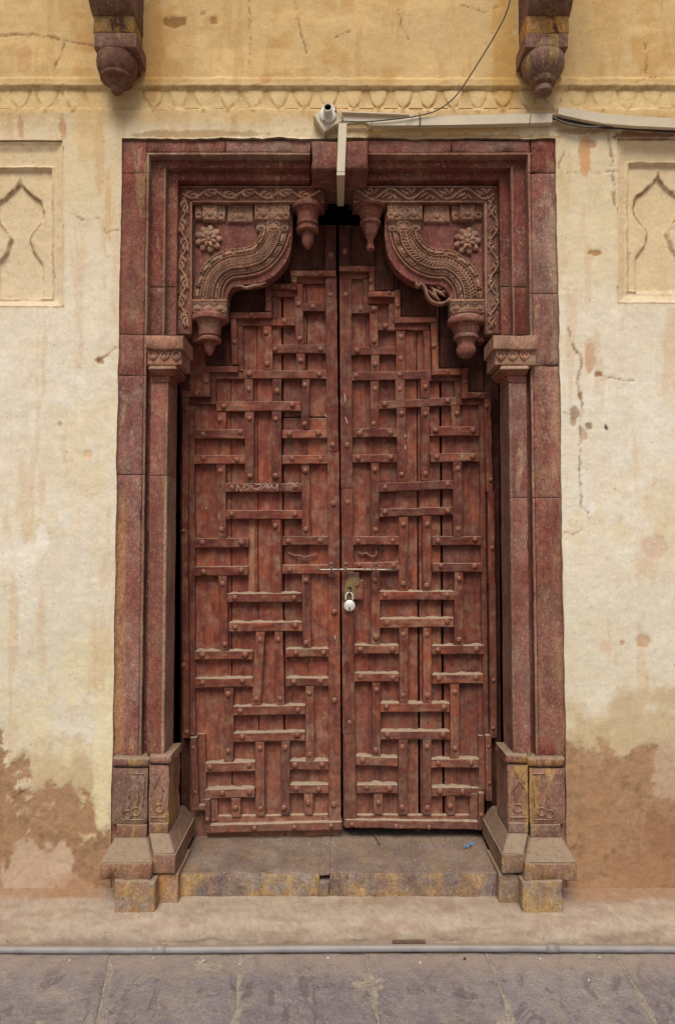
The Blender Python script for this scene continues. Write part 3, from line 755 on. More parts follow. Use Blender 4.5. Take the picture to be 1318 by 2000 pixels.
# ------------------------------------------------------------------ stone door surround
sur = thing('door_surround', 'stepped maroon stone frame with pilasters around the wooden door', 'door frame', (0, 0, .08))
BD, F2, F3, VD = .012, .050, .085, .120
JB = .36
def mir(px): return 2 * 661 - px
def side(sgn):
    """sgn -1 left, +1 right; pixel columns measured at y about 900"""
    X = (lambda p: p) if sgn < 0 else mir
    def col_(name, xa, xb, ya, yb, d0, d1, m, ref=900, **k):
        a, b = sorted((X(xa), X(xb)))
        return prough(name, a, ya, b, yb, d0, d1, m, sur, ref=ref, **k)
    joints = [338, 654, 733, 927, 1478] if sgn < 0 else [338, 573, 715, 972, 1478]
    # outer band, stone by stone
    ys = [273] + joints
    for a, b in zip(ys[:-1], ys[1:]):
        col_('jamb_stone', 212, 278.5, a + .25, b - .25, BD, .11, M_FRAME, amp=.0022, chip=.012)
        col_('jamb_fillet', 278.8, 284, max(a, 299) + .6, b - .6, BD - .004, .10, M_EDGE, amp=.0012, bev=.0025)
    # back of the reveal
    col_('reveal_stone', 284.2, 341, 345, 1478, .135, .175, M_FASCIA, amp=.001)
    ref = 450
    for a, b in ((304, 560), (561, 655)):
        col_('fascia_stone', 284, 315.5, a, b, F2, .13, M_FASCIA, ref=900, amp=.0015)
        col_('fascia_stone', 315.7, 341.5, a + (20 if a == 304 else 0), b, F3, .14, M_FASCIA, ref=900, amp=.0015)
        col_('fascia_fillet', 313.5, 318, a + (20 if a == 304 else 0), b, F2 - .004, .12, M_EDGE, ref=900, amp=.001, bev=.002)
    # groove and shaft below the capital
    col_('groove_stone', 284.2, 296, 720, 1480, .045, .13, M_FASCIA, amp=.001)
    ys = [748, 929, 1480] if sgn < 0 else [748, 972, 1480]
    for a, b in zip(ys[:-1], ys[1:]):
        col_('pilaster_stone', 293, 324, a + .25, b - .25, 0.0, .145, M_FRAME, amp=.0018, chip=.008)
        col_('pilaster_fillet', 321, 327.5, a + .25, b - .25, -.004, .145, M_EDGE, amp=.0012, bev=.003)
    # capital
    x = lambda p: XP(X(p), 0, 700)
    cap = prough('capital', *([285, 655, 358, 682] if sgn < 0 else [mir(358), 655, mir(272), 682]), -.045, .13, M_CARVE, sur, amp=.002, chip=.012)
    a, b = (289, 355) if sgn < 0 else (mir(355), mir(276))
    prough('capital_bell', a, 683, b, 713, -.026, .125, M_CARVE, cap, amp=.003)
    # splayed block under the bell
    def fr(xa, xb, ya, yb_, xc, xd, d0, d0b, name, m, par=sur, dback=.13):
        """frustum: top edge xa..xb at ya depth d0, bottom edge xc..xd at yb depth d0b"""
        t0, t1 = P(X(xa), ya, d0), P(X(xb), ya, d0); b0, b1 = P(X(xc), yb_, d0b), P(X(xd), yb_, d0b)
        if sgn > 0: t0, t1, b0, b1 = t1, t0, b1, b0
        bk = lambda v: Vector((v.x, dback, v.z))
        return hexa(name, [b0, b1, t1, t0, bk(b0), bk(b1), bk(t1), bk(t0)], m, par, .003, .001, 2)
    fr(291, 344, 714, 721, 289, 345, -.040, -.044, 'abacus', M_CARVE, cap)
    fr(289, 345, 721.5, 734, 296, 333, -.044, -.008, 'splay', M_PEND, cap)
    fr(296, 333, 734, 748, 294, 328, -.008, -.002, 'neck', M_PEND, cap)
    # hanging leaves of the capital
    for cx in (299, 322, 345):
        c = X(cx); L = []
        for s in (-1, 1):
            L.append((([(c + s * 2, 688), (c + s * 6, 685), (c + s * 9, 688), (c + s * 6, 692), (c + s * 4, 689)], 3.2, .007, -.027), dict(taper=False)))
            L.append((([(c + s * 9, 692), (c + s * 6, 697), (c + s * 1.5, 704)], 4.5, .008, -.027), {}))
        L.append((([(c, 693), (c, 705)], 6, .010, -.027), {}))
        L.append((([(c - 7, 686), (c + 7, 686)], 2.5, .008, -.027), dict(taper=False)))
        strokes('capital_leaf', L, M_CARVE, cap)
    # pedestal
    ped = col_('pedestal', 219, 289, 1500, 1610, -.015, .11, M_BASE, ref=1550, amp=.002, chip=.01)
    col_('pedestal_inner', 291, 331, 1494, 1608, -.020, .16, M_BASE, ref=1550, amp=.002, chip=.01)
    col_('jamb_stone', 216, 288, 1482, 1795, .010, .11, M_BASE, ref=1550, amp=.001)
    # ring moulding that steps round the pilaster
    a = col_('pedestal_ring', 218, 291, 1481, 1499, -.026, .12, M_BASE, ref=1550, amp=.0028, bev=.012)
    col_('pedestal_ring', 290, 334, 1476, 1493, -.031, .14, M_BASE, ref=1550, amp=.0028, bev=.012)
    col_('pedestal_fillet', 228, 287, 1610.5, 1636, -.020, .11, M_BASE, ref=1600, amp=.002)
    col_('pedestal_fillet', 291, 329, 1608.5, 1628, -.030, .15, M_BASE, ref=1600, amp=.002)
    fr(225, 287, 1636, 1686, 196, 296, -.022, -.125, 'pedestal_slope', M_BASE, sur)
    fr(291, 330, 1628, 1668, 300, 341, -.032, -.098, 'pedestal_slope', M_BASE, sur, .25)
    col_('plinth_block', 195, 297.5, 1687, 1720, -.128, .10, M_BASE, ref=1700, amp=.003, chip=.02, bev=.005)
    col_('plinth_block', 298, 342, 1669, 1707, -.100, .25, M_BASE, ref=1690, amp=.003, chip=.015, bev=.005)
    col_('plinth_foot', 223, 303, 1722, 1800, -.140, .08, M_BASE, ref=1750, amp=.004, chip=.03, bev=.006)
    col_('plinth_foot', 303.5, 349, 1707, 1775, -.085, .12, M_BASE, ref=1730, amp=.003, chip=.02, bev=.006)
    # carved lines on the pedestal
    q = []
    d = -.017
    for (u0, v0, u1, v1) in ((258, 1512, 252, 1560), (284, 1512, 279, 1575), (258, 1511, 284, 1511), (240, 1601, 282, 1601), (296, 1500, 320, 1545), (320, 1500, 300, 1540), (294, 1596, 326, 1596)):
        q.append((([(X(u0), v0), (X(u1), v1)], 2.2, .004, -.0165 if u0 < 290 else -.0215), dict(taper=False)))
    for (cx, cy, dd) in ((266, 1585, -.0165), (250, 1590, -.0165), (312, 1578, -.0215)):
        ring = [(X(cx + 8 * math.cos(t)), cy + 8 * math.sin(t)) for t in np.linspace(0, 5.2, 9)]
        q.append(((ring, 2.6, .005, dd), dict(taper=False, n=2)))
        q.append((([(X(cx), cy - 10), (X(cx + 6), cy - 24), (X(cx + 4), cy - 40)], 2.4, .004, dd), {}))
    o = strokes('pedestal_carving', q, M_BASE, sur)
side(-1); side(1)
# lintel: band, fascias
def lint(name, x0, x1, y0, y1, d0, d1, m, **k): return prough(name, x0, y0, x1, y1, d0, d1, m, sur, **k)
for (a, b) in ((236, 287), (287.5, 440), (440.5, 606)):
    for s in (0, 1):
        xa, xb = (a, b) if not s else (mir(b), mir(a))
        if s and b == 606: xa = 719
        lint('lintel_stone', xa, xb, 274, 297.5, BD, .30, M_FRAME, amp=.002, chip=.01)
for s in (0, 1):
    f = (lambda p: p) if not s else mir
    def L_(name, xa, xb, ya, yb, d0, d1, m, **k):
        a, b = sorted((f(xa), f(xb))); return lint(name, a, b, ya, yb, d0, d1, m, **k)
    L_('lintel_fillet', 284, 606, 298, 302.5, BD - .004, .3, M_EDGE, bev=.002, amp=.001)
    L_('lintel_fascia', 291, 606, 303, 328, F2, .32, M_FASCIA, amp=.0015)
    L_('lintel_fascia', 316, 606, 328.3, 352, F3, .34, M_FASCIA, amp=.0015)
    L_('lintel_bed', 338, 640, 352.3, 362, VD + .004, .34, M_FASCIA, amp=.001)
    box('lintel_back', *sorted((XP(f(300), .3, 300), XP(661, .3, 300) + (.0005 if s else -.0005))), .200, .345, ZP(362, .2), ZP(300, .2), M_FASCIA, sur, .002)
key = lint('key_block', 607, 718, 275, 330, -.040, .245, M_FRAME, amp=.003, bev=.007, chip=.01)
key['label'] = 'weathered square block at the middle of the lintel'

# ------------------------------------------------------------------ threshold step
st = thing('door_step', 'worn two piece purple stone threshold step below the door', 'step', (0, .1, .19))
zt = ZP(1705, -.045); zb = .075
SB = .44
def stp(name, xa, xb, z0, z1, **k): return rough(name, XP(xa, -.045, 1720), XP(xb, -.045, 1720), z0, z1, -.045, SB, M_STEP, st, amp=.003, **k)
stp('step_stone', 346, 623.9, zb, zt, bev=.003, chip=.02); stp('step_stone', 643.1, 976, zb, zt, bev=.003, chip=.02)
hz0, hz1 = ZP(1723, -.045), ZP(1710, -.045)
stp('step_stone', 624, 643, zb, hz0, bev=.003); stp('step_stone', 624.2, 642.8, hz1, zt, bev=.002)
o = box('drain_hole_back', XP(623, 0, 1720), XP(644, 0, 1720), .03, .06, hz0 - .01, hz1 + .0015, M_DARK, st)

# ------------------------------------------------------------------ carved brackets under the lintel
def dome_mesh(name, mat, seg=14, rings=4):
    vs = []; fs = []
    for j in range(rings + 1):
        a = math.pi / 2 * j / rings
        for k in range(seg):
            b = 2 * math.pi * k / seg; vs.append((math.cos(a) * math.cos(b), -math.sin(a), math.cos(a) * math.sin(b)))
    for j in range(rings):
        for k in range(seg):
            x = j * seg + k; y = j * seg + (k + 1) % seg; fs.append((x, y, y + seg, x + seg))
    me = bpy.data.meshes.new(name); me.from_pydata(vs, [], [f for f in fs]); me.materials.append(mat)
    me.polygons.foreach_set('use_smooth', [True] * len(me.polygons)); me.update()
    bm = bmesh.new(); bm.from_mesh(me); bmesh.ops.remove_doubles(bm, verts=bm.verts[:], dist=1e-4); bmesh.ops.recalc_face_normals(bm, faces=bm.faces[:])
    bm.normal_update(); bm.to_mesh(me); bm.free(); return me
DOME_C = dome_mesh('carved_boss', M_CARVE); DOME_S = dome_mesh('stud', M_STUD, 12, 4)
def dome(name, px, py, rx, ry, h, d, par, me=None, rot=0):
    s = S(d); return share(name, me or DOME_C, P(px, py, d), par, (rx * s, h, ry * s), (0, rot, 0))
def bracket(sgn):
    X = (lambda p: p) if sgn < 0 else mir
    lab = ['left carved bracket with fan leaf scrolls, yellow stained behind its flower', 'right carved bracket with winding pointed leaves and a pierced curl below'][sgn > 0]
    br = thing('carved_bracket', lab, 'carved bracket', P(X(345), 650, VD), 'carved stone brackets in the top corners of the doorway')
    def bx(name, xa, ya, xb, yb, d0, d1, m, par=br, **k):
        a, b = sorted((X(xa), X(xb))); return prough(name, a, ya, b, yb, d0, d1, m, par, **k)
    hor = bx('vine_panel', 343, 363, 634 if sgn < 0 else 633, 397.5, VD, .225, M_GROUND, amp=.0015, bev=.003)
    ver = bx('vine_panel', 343, 398, 375.5, 652, VD, .225, M_GROUND, amp=.0015, bev=.003)
    # borders
    for (p0, p1) in (((345, 365.5), (632, 365.5)), ((377, 394.5), (632, 394.5))):
        stroke('border_fillet', [(X(p0[0]), p0[1]), (X(p1[0]), p1[1])], 3.2, .006, VD, M_CARVE, hor, taper=False)
    stroke('border_fillet', [(X(374), 396), (X(374), 650)], 3.0, .006, VD, M_CARVE, ver, taper=False)
    # leaf scrolls
    def bay(par, org, ux, uy, s, hgt, fancy):
        """org centre, (ux) direction along, s flips across"""
        def T(u, v): return (org[0] + ux[0] * u + uy[0] * v * s, org[1] + ux[1] * u + uy[1] * v * s)
        if not fancy:
            for pts, w in (([(-14, 9), (-13, 2), (-8, -4), (-1, -6)], 4.8), ([(-9, 8), (-9, 1), (-3, -4), (3, -3)], 5.2),
                           ([(-5, 9), (-3, 3), (4, 1), (10, 6)], 5.6), ([(-1, 10), (4, 8), (11, 9), (15, 10)], 4.8), ([(1, -2), (8, 0), (13, 6)], 4.6)):
                stroke('leaf', [T(*p) for p in pts], w, hgt, VD, M_CARVE, par, n=3)
        else:
            for pts, w in (([(-2, -3), (3, 1), (9, 3), (17, 9)], 6.4), ([(-4, 0), (-2, 6), (2, 9), (7, 10)], 6.2), ([(-5, 0), (-8, 5), (-12, 9), (-15, 10)], 6), ([(3, -1), (9, -3), (14, -1)], 3.6)):
                stroke('leaf', [T(*p) for p in pts], w, hgt, VD, M_CARVE, par, n=3)
    fancy = sgn > 0
    per = 36.5
    # stem as one winding line on each strip
    hs = []; cy = 380
    for i in range(0, 33):
        u = i / 32; x = 358 + (626 - 358) * u
        hs.append((X(x), cy + (10 if fancy else 8.5) * math.sin((x - 358) / per * math.pi)))
    stroke('vine_stem', hs, 5.0, .011, VD, M_CARVE, hor, taper=False, n=2)
    for k in range(7):
        cx = 358 + per * (k + .5) + (0 if not fancy else 0)
        bay(hor, (X(cx + (0 if not fancy else 2)), cy - (2 if not fancy else 0) * (1 if k % 2 else -1) * 0), (1 if sgn < 0 else -1, 0), (0, 1), (-1 if k % 2 else 1) * (1 if not fancy else -1), .011, fancy)
    vs_ = []; cx0 = 359
    for i in range(0, 33):
        u = i / 32; y = 388 + (640 - 388) * u
        vs_.append((X(cx0 + (8.5 if fancy else 7.5) * math.sin((y - 388) / per * math.pi)), y))
    stroke('vine_stem', vs_, 5.0, .011, VD, M_CARVE, ver, taper=False, n=2)
    for k in range(7):
        y = 388 + per * (k + .5)
        bay(ver, (X(cx0), y), (0, 1), (1 if sgn < 0 else -1, 0), (-1 if k % 2 else 1), .011, fancy)
    # recessed panel cut to the S curve
    edge = [(571, 460), (565, 498), (546, 529), (518, 549), (492, 555), (464, 557), (450, 567), (444, 586), (443, 622)]
    ed = [(p[0], p[1]) for p in cat([(a, b, 0) for a, b in edge], 4)]
    poly = [(376, 398), (571, 398)] + ed + [(376, 622)]
    pan = poly_slab('panel', [(X(a), b) for a, b in poly], .158, .222, M_PANEL, br, .002)
    # S curve band
    cl = [(537, 449), (527, 477), (506, 501), (478, 510), (447, 514), (422, 530), (408.5, 554), (403, 586)] if sgn < 0 else \
         [(531, 449), (523, 477), (502, 501), (477, 512), (448, 514), (424, 530), (408.5, 554), (402, 586)]
    c3 = cat([(a, b, 0) for a, b in cl], 6)
    def offs(o, rng=None):
        out = []
        for i, v in enumerate(c3):
            t = (c3[min(len(c3) - 1, i + 1)] - c3[max(0, i - 1)]).normalized(); nn = Vector((-t.y, t.x, 0))
            q = v + nn * o; out.append((q.x, q.y))
        return out
    def band(name, o, w, h, d, par, **k):
        pts = offs(o)[::2] + [offs(o)[-1]]
        return stroke(name, [(X(a), b) for a, b in pts], w, h, d, M_CARVE, par, taper=False, n=2, **k)
    sb = band('scroll_band', 0, 23, .012, .150, br, cs=7)
    band('scroll_band_bed', 18, 17, .006, .158, sb); band('scroll_band_bed', -18, 17, .006, .158, sb)
    for o in (-11.5, 11.5): band('band_fillet', o, 3.2, .010, .141, sb)
    for o in (-24, 24): band('band_fillet', -o if False else o, 3.0, .009, .155, sb)
    band('band_fillet', -31, 4, .012, .156, sb)
    # herringbone: short bars meeting on a centre rib
    band('centre_rib', 0, 2.6, .004, .137, sb)
    bars = []
    tot = [0]
    for i in range(1, len(c3)): tot.append(tot[-1] + (c3[i] - c3[i - 1]).length)
    def at(s):
        for i in range(1, len(c3)):
            if tot[i] >= s:
                f = (s - tot[i - 1]) / (tot[i] - tot[i - 1]); p = c3[i - 1].lerp(c3[i], f); t = (c3[i] - c3[i - 1]).normalized(); return p, t
        return c3[-1], (c3[-1] - c3[-2]).normalized()
    s = 3; gap = 4.6 if sgn < 0 else 6.2
    while s < tot[-1] - 4:
        p, t = at(s); nn = Vector((-t.y, t.x, 0))
        for k in (-1, 1):
            a = p + nn * k * 1.5 + t * 4; b = p + nn * k * 9.5 - t * 2.5
            bars.append((([(X(a.x), a.y), (X(b.x), b.y)], gap * .55, .0045, .1385 if k else 0), dict(taper=False, n=2)))
        s += gap
    hb = strokes('herringbone_bars', bars, M_CARVE, sb); hb['kind'] = 'stuff'
    # reels and beads along both sides
    for o in (-18, 18):
        s = 6
        while s < tot[-1] - 10:
            p, t = at(s + 8); nn = Vector((-t.y, t.x, 0)); q = p + nn * o
            ln = 7.0 if s else 7
            a, b = q - t * ln, q + t * ln
            stroke('reel', [(X(a.x), a.y), (X((a.x + b.x) / 2), (a.y + b.y) / 2), (X(b.x), b.y)], 8, .011, .154, M_CARVE, sb, n=2, taper=False)
            e = q + t * 9.6; e1, e2 = e - nn * 5, e + nn * 5
            stroke('reel_collar', [(X(e1.x), e1.y), (X(e2.x), e2.y)], 3.2, .013, .154, M_CARVE, sb, n=2, taper=False)
            s += 21
    # carved blocks
    def block(x0, y0, x1, y1, d0, cells):
        b = bx('carved_block', x0, y0, x1, y1, d0, .17, M_CARVE, amp=.001, bev=.002, res=.02)
        w = (x1 - x0) / cells
        for c in range(cells):
            cx = x0 + w * (c + .5); h = y1 - y0; r = min(w, h) * .5; L = []
            for s_ in (-1, 1):
                L.append((([(X(cx + s_ * r * .15), y0 + h * .30), (X(cx + s_ * r * .55), y0 + h * .16), (X(cx + s_ * r * .9), y0 + h * .30), (X(cx + s_ * r * .6), y0 + h * .44)], 2.6, .005, d0), dict(n=3)))
                L.append((([(X(cx + s_ * r * .35), y0 + h * .55), (X(cx + s_ * r * .95), y0 + h * .9)], 2.4, .004, d0), dict(n=2, taper=False)))
            L.append((([(X(x0 + w * c + 1.5), y0 + 2), (X(x0 + w * (c + 1) - 1.5), y0 + 2)], 2.2, .004, d0), dict(n=2, taper=False)))
            L.append((([(X(x0 + w * c + 1.5), y1 - 2), (X(x0 + w * (c + 1) - 1.5), y1 - 2)], 2.2, .004, d0), dict(n=2, taper=False)))
            strokes('block_curls', L, M_CARVE, b)
            dome('boss', X(cx), y0 + h * .64, r * .38, r * .36, .009, d0, b)
        return b
    block(381, 400, 395, 428, .143, 1); block(395.5, 397.5, 424, 430, .133, 1); block(424.5, 400, 440, 430, .143, 1)
    block(445, 401, 494, 434, .146, 1)
    block(497, 398, 566, 430, .132, 2); block(551, 399, 566, 429, .128, 1)
    block(501, 431, 520, 452, .146, 1); block(520.5, 430.5, 547, 454, .136, 1); block(548, 431, 564, 452, .146, 1)
    block(374, 589, 443, 612, .128, 3); bx('block_ledge', 373, 584, 444, 589, .124, .19, M_CARVE, amp=.001, bev=.002)
    bx('block_ledge', 376, 612, 442, 621, .132, .2, M_CARVE, amp=.001, bev=.002)
    bx('backing_stone', 375.6, 622, 392, 668, .166, .222, M_PANEL, amp=.001)
    # pendants
    def pend(cx, prof, yref, name='pendant'):
        c = P(X(cx), yref, .155); s = S(.155)
        pr = [(r * s, -(y - yref) * s * 1.0) for r, y in prof]
        return lathe(name, pr, c, M_PEND, br, 28)
    if sgn < 0:
        pend(601, [(20, 399), (20, 401), (31, 403), (32.5, 408), (31, 412), (24, 413), (22, 420), (20.5, 432), (22, 442), (19, 445), (19, 449), (22, 450), (22.5, 455), (20, 458), (13, 459), (12, 466), (12, 474), (9, 483), (4, 490), (1, 492)], 399)
        pend(410, [(30, 614), (30, 617), (34, 619), (36, 625), (35, 629), (26, 631), (24, 636), (22, 648), (21, 658), (18, 660), (19, 662), (23, 664), (23, 669), (19, 671), (13, 672), (11, 680), (9, 686), (5, 695), (1, 697)], 614)
    else:
        pend(599, [(22, 399), (22, 401), (30, 403), (32.5, 408), (30, 412), (25, 413), (23, 420), (19, 430), (17, 434), (21, 436), (21, 441), (17, 444), (16, 450), (13, 460), (9, 468), (6, 474), (6, 483), (8, 485), (8.5, 492), (4, 495), (1, 496)], 399)
        pend(413, [(32, 614), (32, 619), (30, 621), (35, 625), (37, 633), (35, 637), (28, 639), (26, 650), (22, 657), (25, 659), (25, 664), (21, 666), (17, 673), (17, 678), (19, 683), (19, 691), (15, 698), (7, 702), (1, 703)], 614)
    # flower medallion
    fx, fy = (407.5, 467) if sgn < 0 else (410, 471)
    md = lathe('medallion', [(.050, 0), (.050, .005), (.046, .009), (.030, .016), (.028, .022), (.010, .024)], P(X(fx), fy, .160), M_CARVE, br, 28, True, 'y')
    for k in range(9):
        a = 2 * math.pi * k / 9
        dome('petal', X(fx) + 19.5 * math.cos(a), fy + 19.5 * math.sin(a), 8.0, 6.3, .010, .150, md, rot=a)
    for k in range(8):
        a = 2 * math.pi * (k + .5) / 8
        dome('petal', X(fx) + 10.5 * math.cos(a), fy + 10.5 * math.sin(a), 6.6, 3.9, .010, .139, md, rot=a)
    dome('flower_heart', X(fx), fy, 4.6, 4.6, .010, .137, md)
    if sgn > 0:
        # pierced curl hanging below the curve
        cr = [(812, 553), (815, 561), (822, 556), (830, 566), (834, 580), (842, 590), (855, 595), (870, 592), (881, 580), (882, 566), (876, 558)]
        cu = stroke('pierced_curl', cr, 7.5, .020, .175, M_CARVE, br, taper=False, n=4)
        for pts in ([(838, 556), (846, 566), (858, 572), (870, 580)], [(850, 556), (856, 563), (866, 562)], [(834, 566), (846, 578), (860, 588)], [(846, 560), (848, 574), (858, 590)], [(858, 572), (868, 570), (874, 574)]):
            stroke('curl_leaf', pts, 6.5, .014, .180, M_CARVE, cu, n=3)
    else:
        stroke('broken_edge', [(455, 561), (470, 559), (480, 563), (495, 559), (508, 557), (520, 552)], 6, .012, .165, M_CARVE, br, n=3)
bracket(-1); bracket(1)

# ------------------------------------------------------------------ door leaves
DB, DF, DT, DM = .285, .266, .255, .243      # faces of boards, inner frame, battens, outer moulding
def leaf(side_, label, px):
    return thing('door_leaf', label, 'door', P(px, 1630, .27), 'wooden door leaves')
def stud(px, py, d, par, r=6.0):
    o = share('stud', DOME_S, P(px + random.uniform(-.7, .7), py + random.uniform(-.7, .7), d + .001), par,
              (r * S(d) * random.uniform(.88, 1.1), .0115 * random.uniform(.75, 1.15), r * S(d) * random.uniform(.88, 1.1)), (random.uniform(-.08, .08), random.uniform(0, 3), random.uniform(-.08, .08)))
    return o
def beam(name, pts, d0, d1, mat, lf, horiz, bev=.003, amp=.0016):
    """rounded bar swept along its length between the four photo corners (bl, br, tr, tl), edges slightly uneven"""
    bl, br, tr, tl = [P(x, y, d0) for x, y in pts]
    if horiz: A = (bl, tl); B = (br, tr)
    else: A = (br, bl); B = (tr, tl)
    L = (B[0] - A[0]).length; n = max(2, int(L / .035)); seed = Vector([random.uniform(0, 50) for _ in range(3)]); vs = []; fs = []
    for i in range(n + 1):
        t = i / n; a = A[0].lerp(B[0], t); b = A[1].lerp(B[1], t); u = (b - a).normalized(); w = (b - a).length
        e = bev * .6 if i in (0, n) else 0
        prof = [(0, d1 - d0), (0, bev * 1.1), (bev * .35, bev * .35), (bev * 1.2, e), (w - bev * 1.2, e), (w - bev * .35, bev * .35), (w, bev * 1.1), (w, d1 - d0)]
        for k, (p, q) in enumerate(prof):
            v = a + u * p; v.y = d0 + q
            nz = noise.noise_vector(v * 17 + seed); n2 = noise.noise_vector(v * 60 + seed)
            f = 0 if k in (0, 7) else 1
            v += Vector((nz.x + .6 * n2.x, (nz.y + .6 * n2.y) * f, nz.z + .6 * n2.z)) * amp
            vs.append(v)
    for i in range(n):
        for k in range(7):
            a = i * 8 + k; fs.append((a, a + 8, a + 9, a + 1))
    fs.append(tuple(range(8))); fs.append(tuple(n * 8 + k for k in range(8))[::-1])
    bm = bmesh.new(); bv = [bm.verts.new(v) for v in vs]
    for f in fs: bm.faces.new([bv[q] for q in f])
    bmesh.ops.recalc_face_normals(bm, faces=bm.faces[:]); bm.verts.index_update()
    fs = [[q.index for q in fc.verts] for fc in bm.faces]; vs = [v.co.copy() for v in bm.verts]; bm.free()
    return emit(name, vs, fs, mat, lf, False)
def strip(lf, name, x0, y0, x1, y1, d0, d1, horiz, tilt=0, studs=(), mat=None, r=6.0, bev=.003):
    if horiz: pts = [(x0, y1), (x1, y1 + tilt), (x1, y0 + tilt), (x0, y0)]
    else: pts = [(x0 + tilt, y1), (x1 + tilt, y1), (x1, y0), (x0, y0)]
    o = beam(name, pts, d0 + random.uniform(-.0035, .0025), d1, mat or (M_WH if horiz else M_WV), lf, horiz, bev)
    for q in studs: stud(q[0], q[1], d0, o, r)
    return o
def dust_ledge(o, x0, x1, y, d0, tilt):
    a, b = P(x0 + 1, y, d0), P(x1 - 1, y + tilt, d0); n = max(3, int((b - a).length / .012)); vs = []; fs = []
    for i in range(n + 1):
        p = a.lerp(b, i / n); k = .55 + .75 * noise.noise(p * 40) + .3 * noise.noise(p * 110); k = max(.12, k)
        fade = .35 if i in (0, n) else 1
        vs += [Vector((p.x, DB - .001, p.z + .0085 * k * fade)), Vector((p.x, DB - .012, p.z + .0036 * k * fade)), Vector((p.x, d0 + .003, p.z + .0006)), Vector((p.x, d0 + .004, p.z - .003)), Vector((p.x, DB - .001, p.z - .003))]
    for i in range(n):
        for c in range(4): q = i * 5 + c; fs.append((q, q + 1, q + 6, q + 5))
    emit('settled_dust', vs, fs, M_DUSTM, o, True)
def fill(lf, Hs, Vs):
    for h in Hs: o = strip(lf, 'batten', h[0], h[1], h[2], h[3], DT, DB, True, h[5] if len(h) > 5 else 0, h[4]); (dust_ledge(o, h[0], h[2], h[1], DT, h[5] if len(h) > 5 else 0) if h[1] > 1140 else None)
    for v in Vs: strip(lf, 'batten', v[0], v[1], v[2], v[3], DT + .0015, DB, False, v[5] if len(v) > 5 else 0, v[4])
# --- left leaf
LL = leaf(-1, 'left door leaf, chalk scribble on one batten and a warped bottom rail', 505)
def plank(lf, a, b, y0, y1, m=M_WPL, d=DB, tb=0, name='plank', dk=None):
    return quadbox(name, [(a + tb, y1), (b + tb, y1), (b, y0), (a, y0)], d, dk or .315, m, lf, .002, .0008, 1)
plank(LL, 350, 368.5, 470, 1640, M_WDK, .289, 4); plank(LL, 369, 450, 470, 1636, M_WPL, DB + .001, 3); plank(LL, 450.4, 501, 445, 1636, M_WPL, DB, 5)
plank(LL, 501.3, 548.3, 440, 1638, M_WPL, DB + .001, 7)
plank(LL, 552.3, 598, 440, 814, M_WPL, DB, 1); plank(LL, 598.3, 656, 440, 814, M_WPL, DB + .001, 3)
plank(LL, 553.5, 600, 816.5, 1632, M_WPL, DB + .001, 5); plank(LL, 600.4, 659, 816.5, 1632, M_WPL, DB, 5)
# thin dark plates laid over the boards above the stepped frame
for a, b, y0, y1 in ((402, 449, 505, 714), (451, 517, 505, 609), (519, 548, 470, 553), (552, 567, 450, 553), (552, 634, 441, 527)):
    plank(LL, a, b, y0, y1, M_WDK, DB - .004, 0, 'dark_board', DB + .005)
strip(LL, 'stile', 635.5, 441, 656, 527, DT, DB, False, 0, [(646, 498)], M_WDK)
strip(LL, 'stile', 635, 540, 657.5, 880, DT, DB, False, 4, [(645, 576), (649.5, 870)]); strip(LL, 'stile', 639, 880.5, 662.5, 1606, DT, DB, False, 3.5, [(651, 984), (653, 1195), (653.5, 1368), (651.5, 1571)])
# outer stepped moulding with inner frame
def steps(lf, M_, Fr):
    for m in M_: strip(lf, 'moulding', *m[:4], DM, DB, m[4], m[5] if len(m) > 5 else 0, m[6] if len(m) > 6 else (), None, 4.8)
    for m in Fr: strip(lf, 'frame_rail', *m[:4], DF, DB, m[4], m[5] if len(m) > 5 else 0)
steps(LL, [(568, 528, 656, 539, True, 0, [(626, 533)]), (568, 539.5, 580, 565, False, 0, [(574.5, 551)]), (530.5, 554, 567.6, 564.5, True, 0, [(551, 560)]), (518, 554, 530, 607, False, .5, [(523, 583)]),
           (450, 610.5, 530, 622, True, -1, [(492, 616)]), (450, 622.5, 461.5, 711, False, 3.5, [(458, 669)]), (397, 715.5, 465, 727, True, -.5), (397.5, 727.5, 410, 763, False, 1, [(404.5, 746)]),
           (356, 764, 411, 775.5, True, -.5, [(384, 770)]), (356, 776, 368, 1050, False, -1, [(363, 800)]), (355, 1050.5, 367, 1441, False, 2.5, [(359, 1037), (360, 1299), (365, 1430)]),
           (371, 1441.5, 383.5, 1573, False, 5, [(377.5, 1460), (383, 1547)]), (377, 1573.5, 400, 1583, True), (400.6, 1562, 410, 1627, False, .5, [(405, 1600)]),
           (410.5, 1612, 667.5, 1627.5, True, -7, [(497, 1618), (575, 1616), (646, 1612)])],
      [(580.5, 539.5, 634.5, 554, True), (580.5, 554.5, 591, 580, False), (530.5, 565, 580, 579.5, True), (530.5, 580, 541, 622, False), (461, 622.5, 540, 636, True),
       (462, 636.5, 474.5, 724, False, 2), (410, 727.5, 474, 740, True), (410.5, 740.5, 422, 776, False), (368.5, 776, 422, 790, True), (368.5, 790.5, 380, 1436, False, 2),
       (384.5, 1434, 401, 1560, False, 3), (385, 1560.5, 410, 1572, True), (411, 1558.5, 425, 1604, False, 1), (426, 1594, 640, 1611, True, -3)])
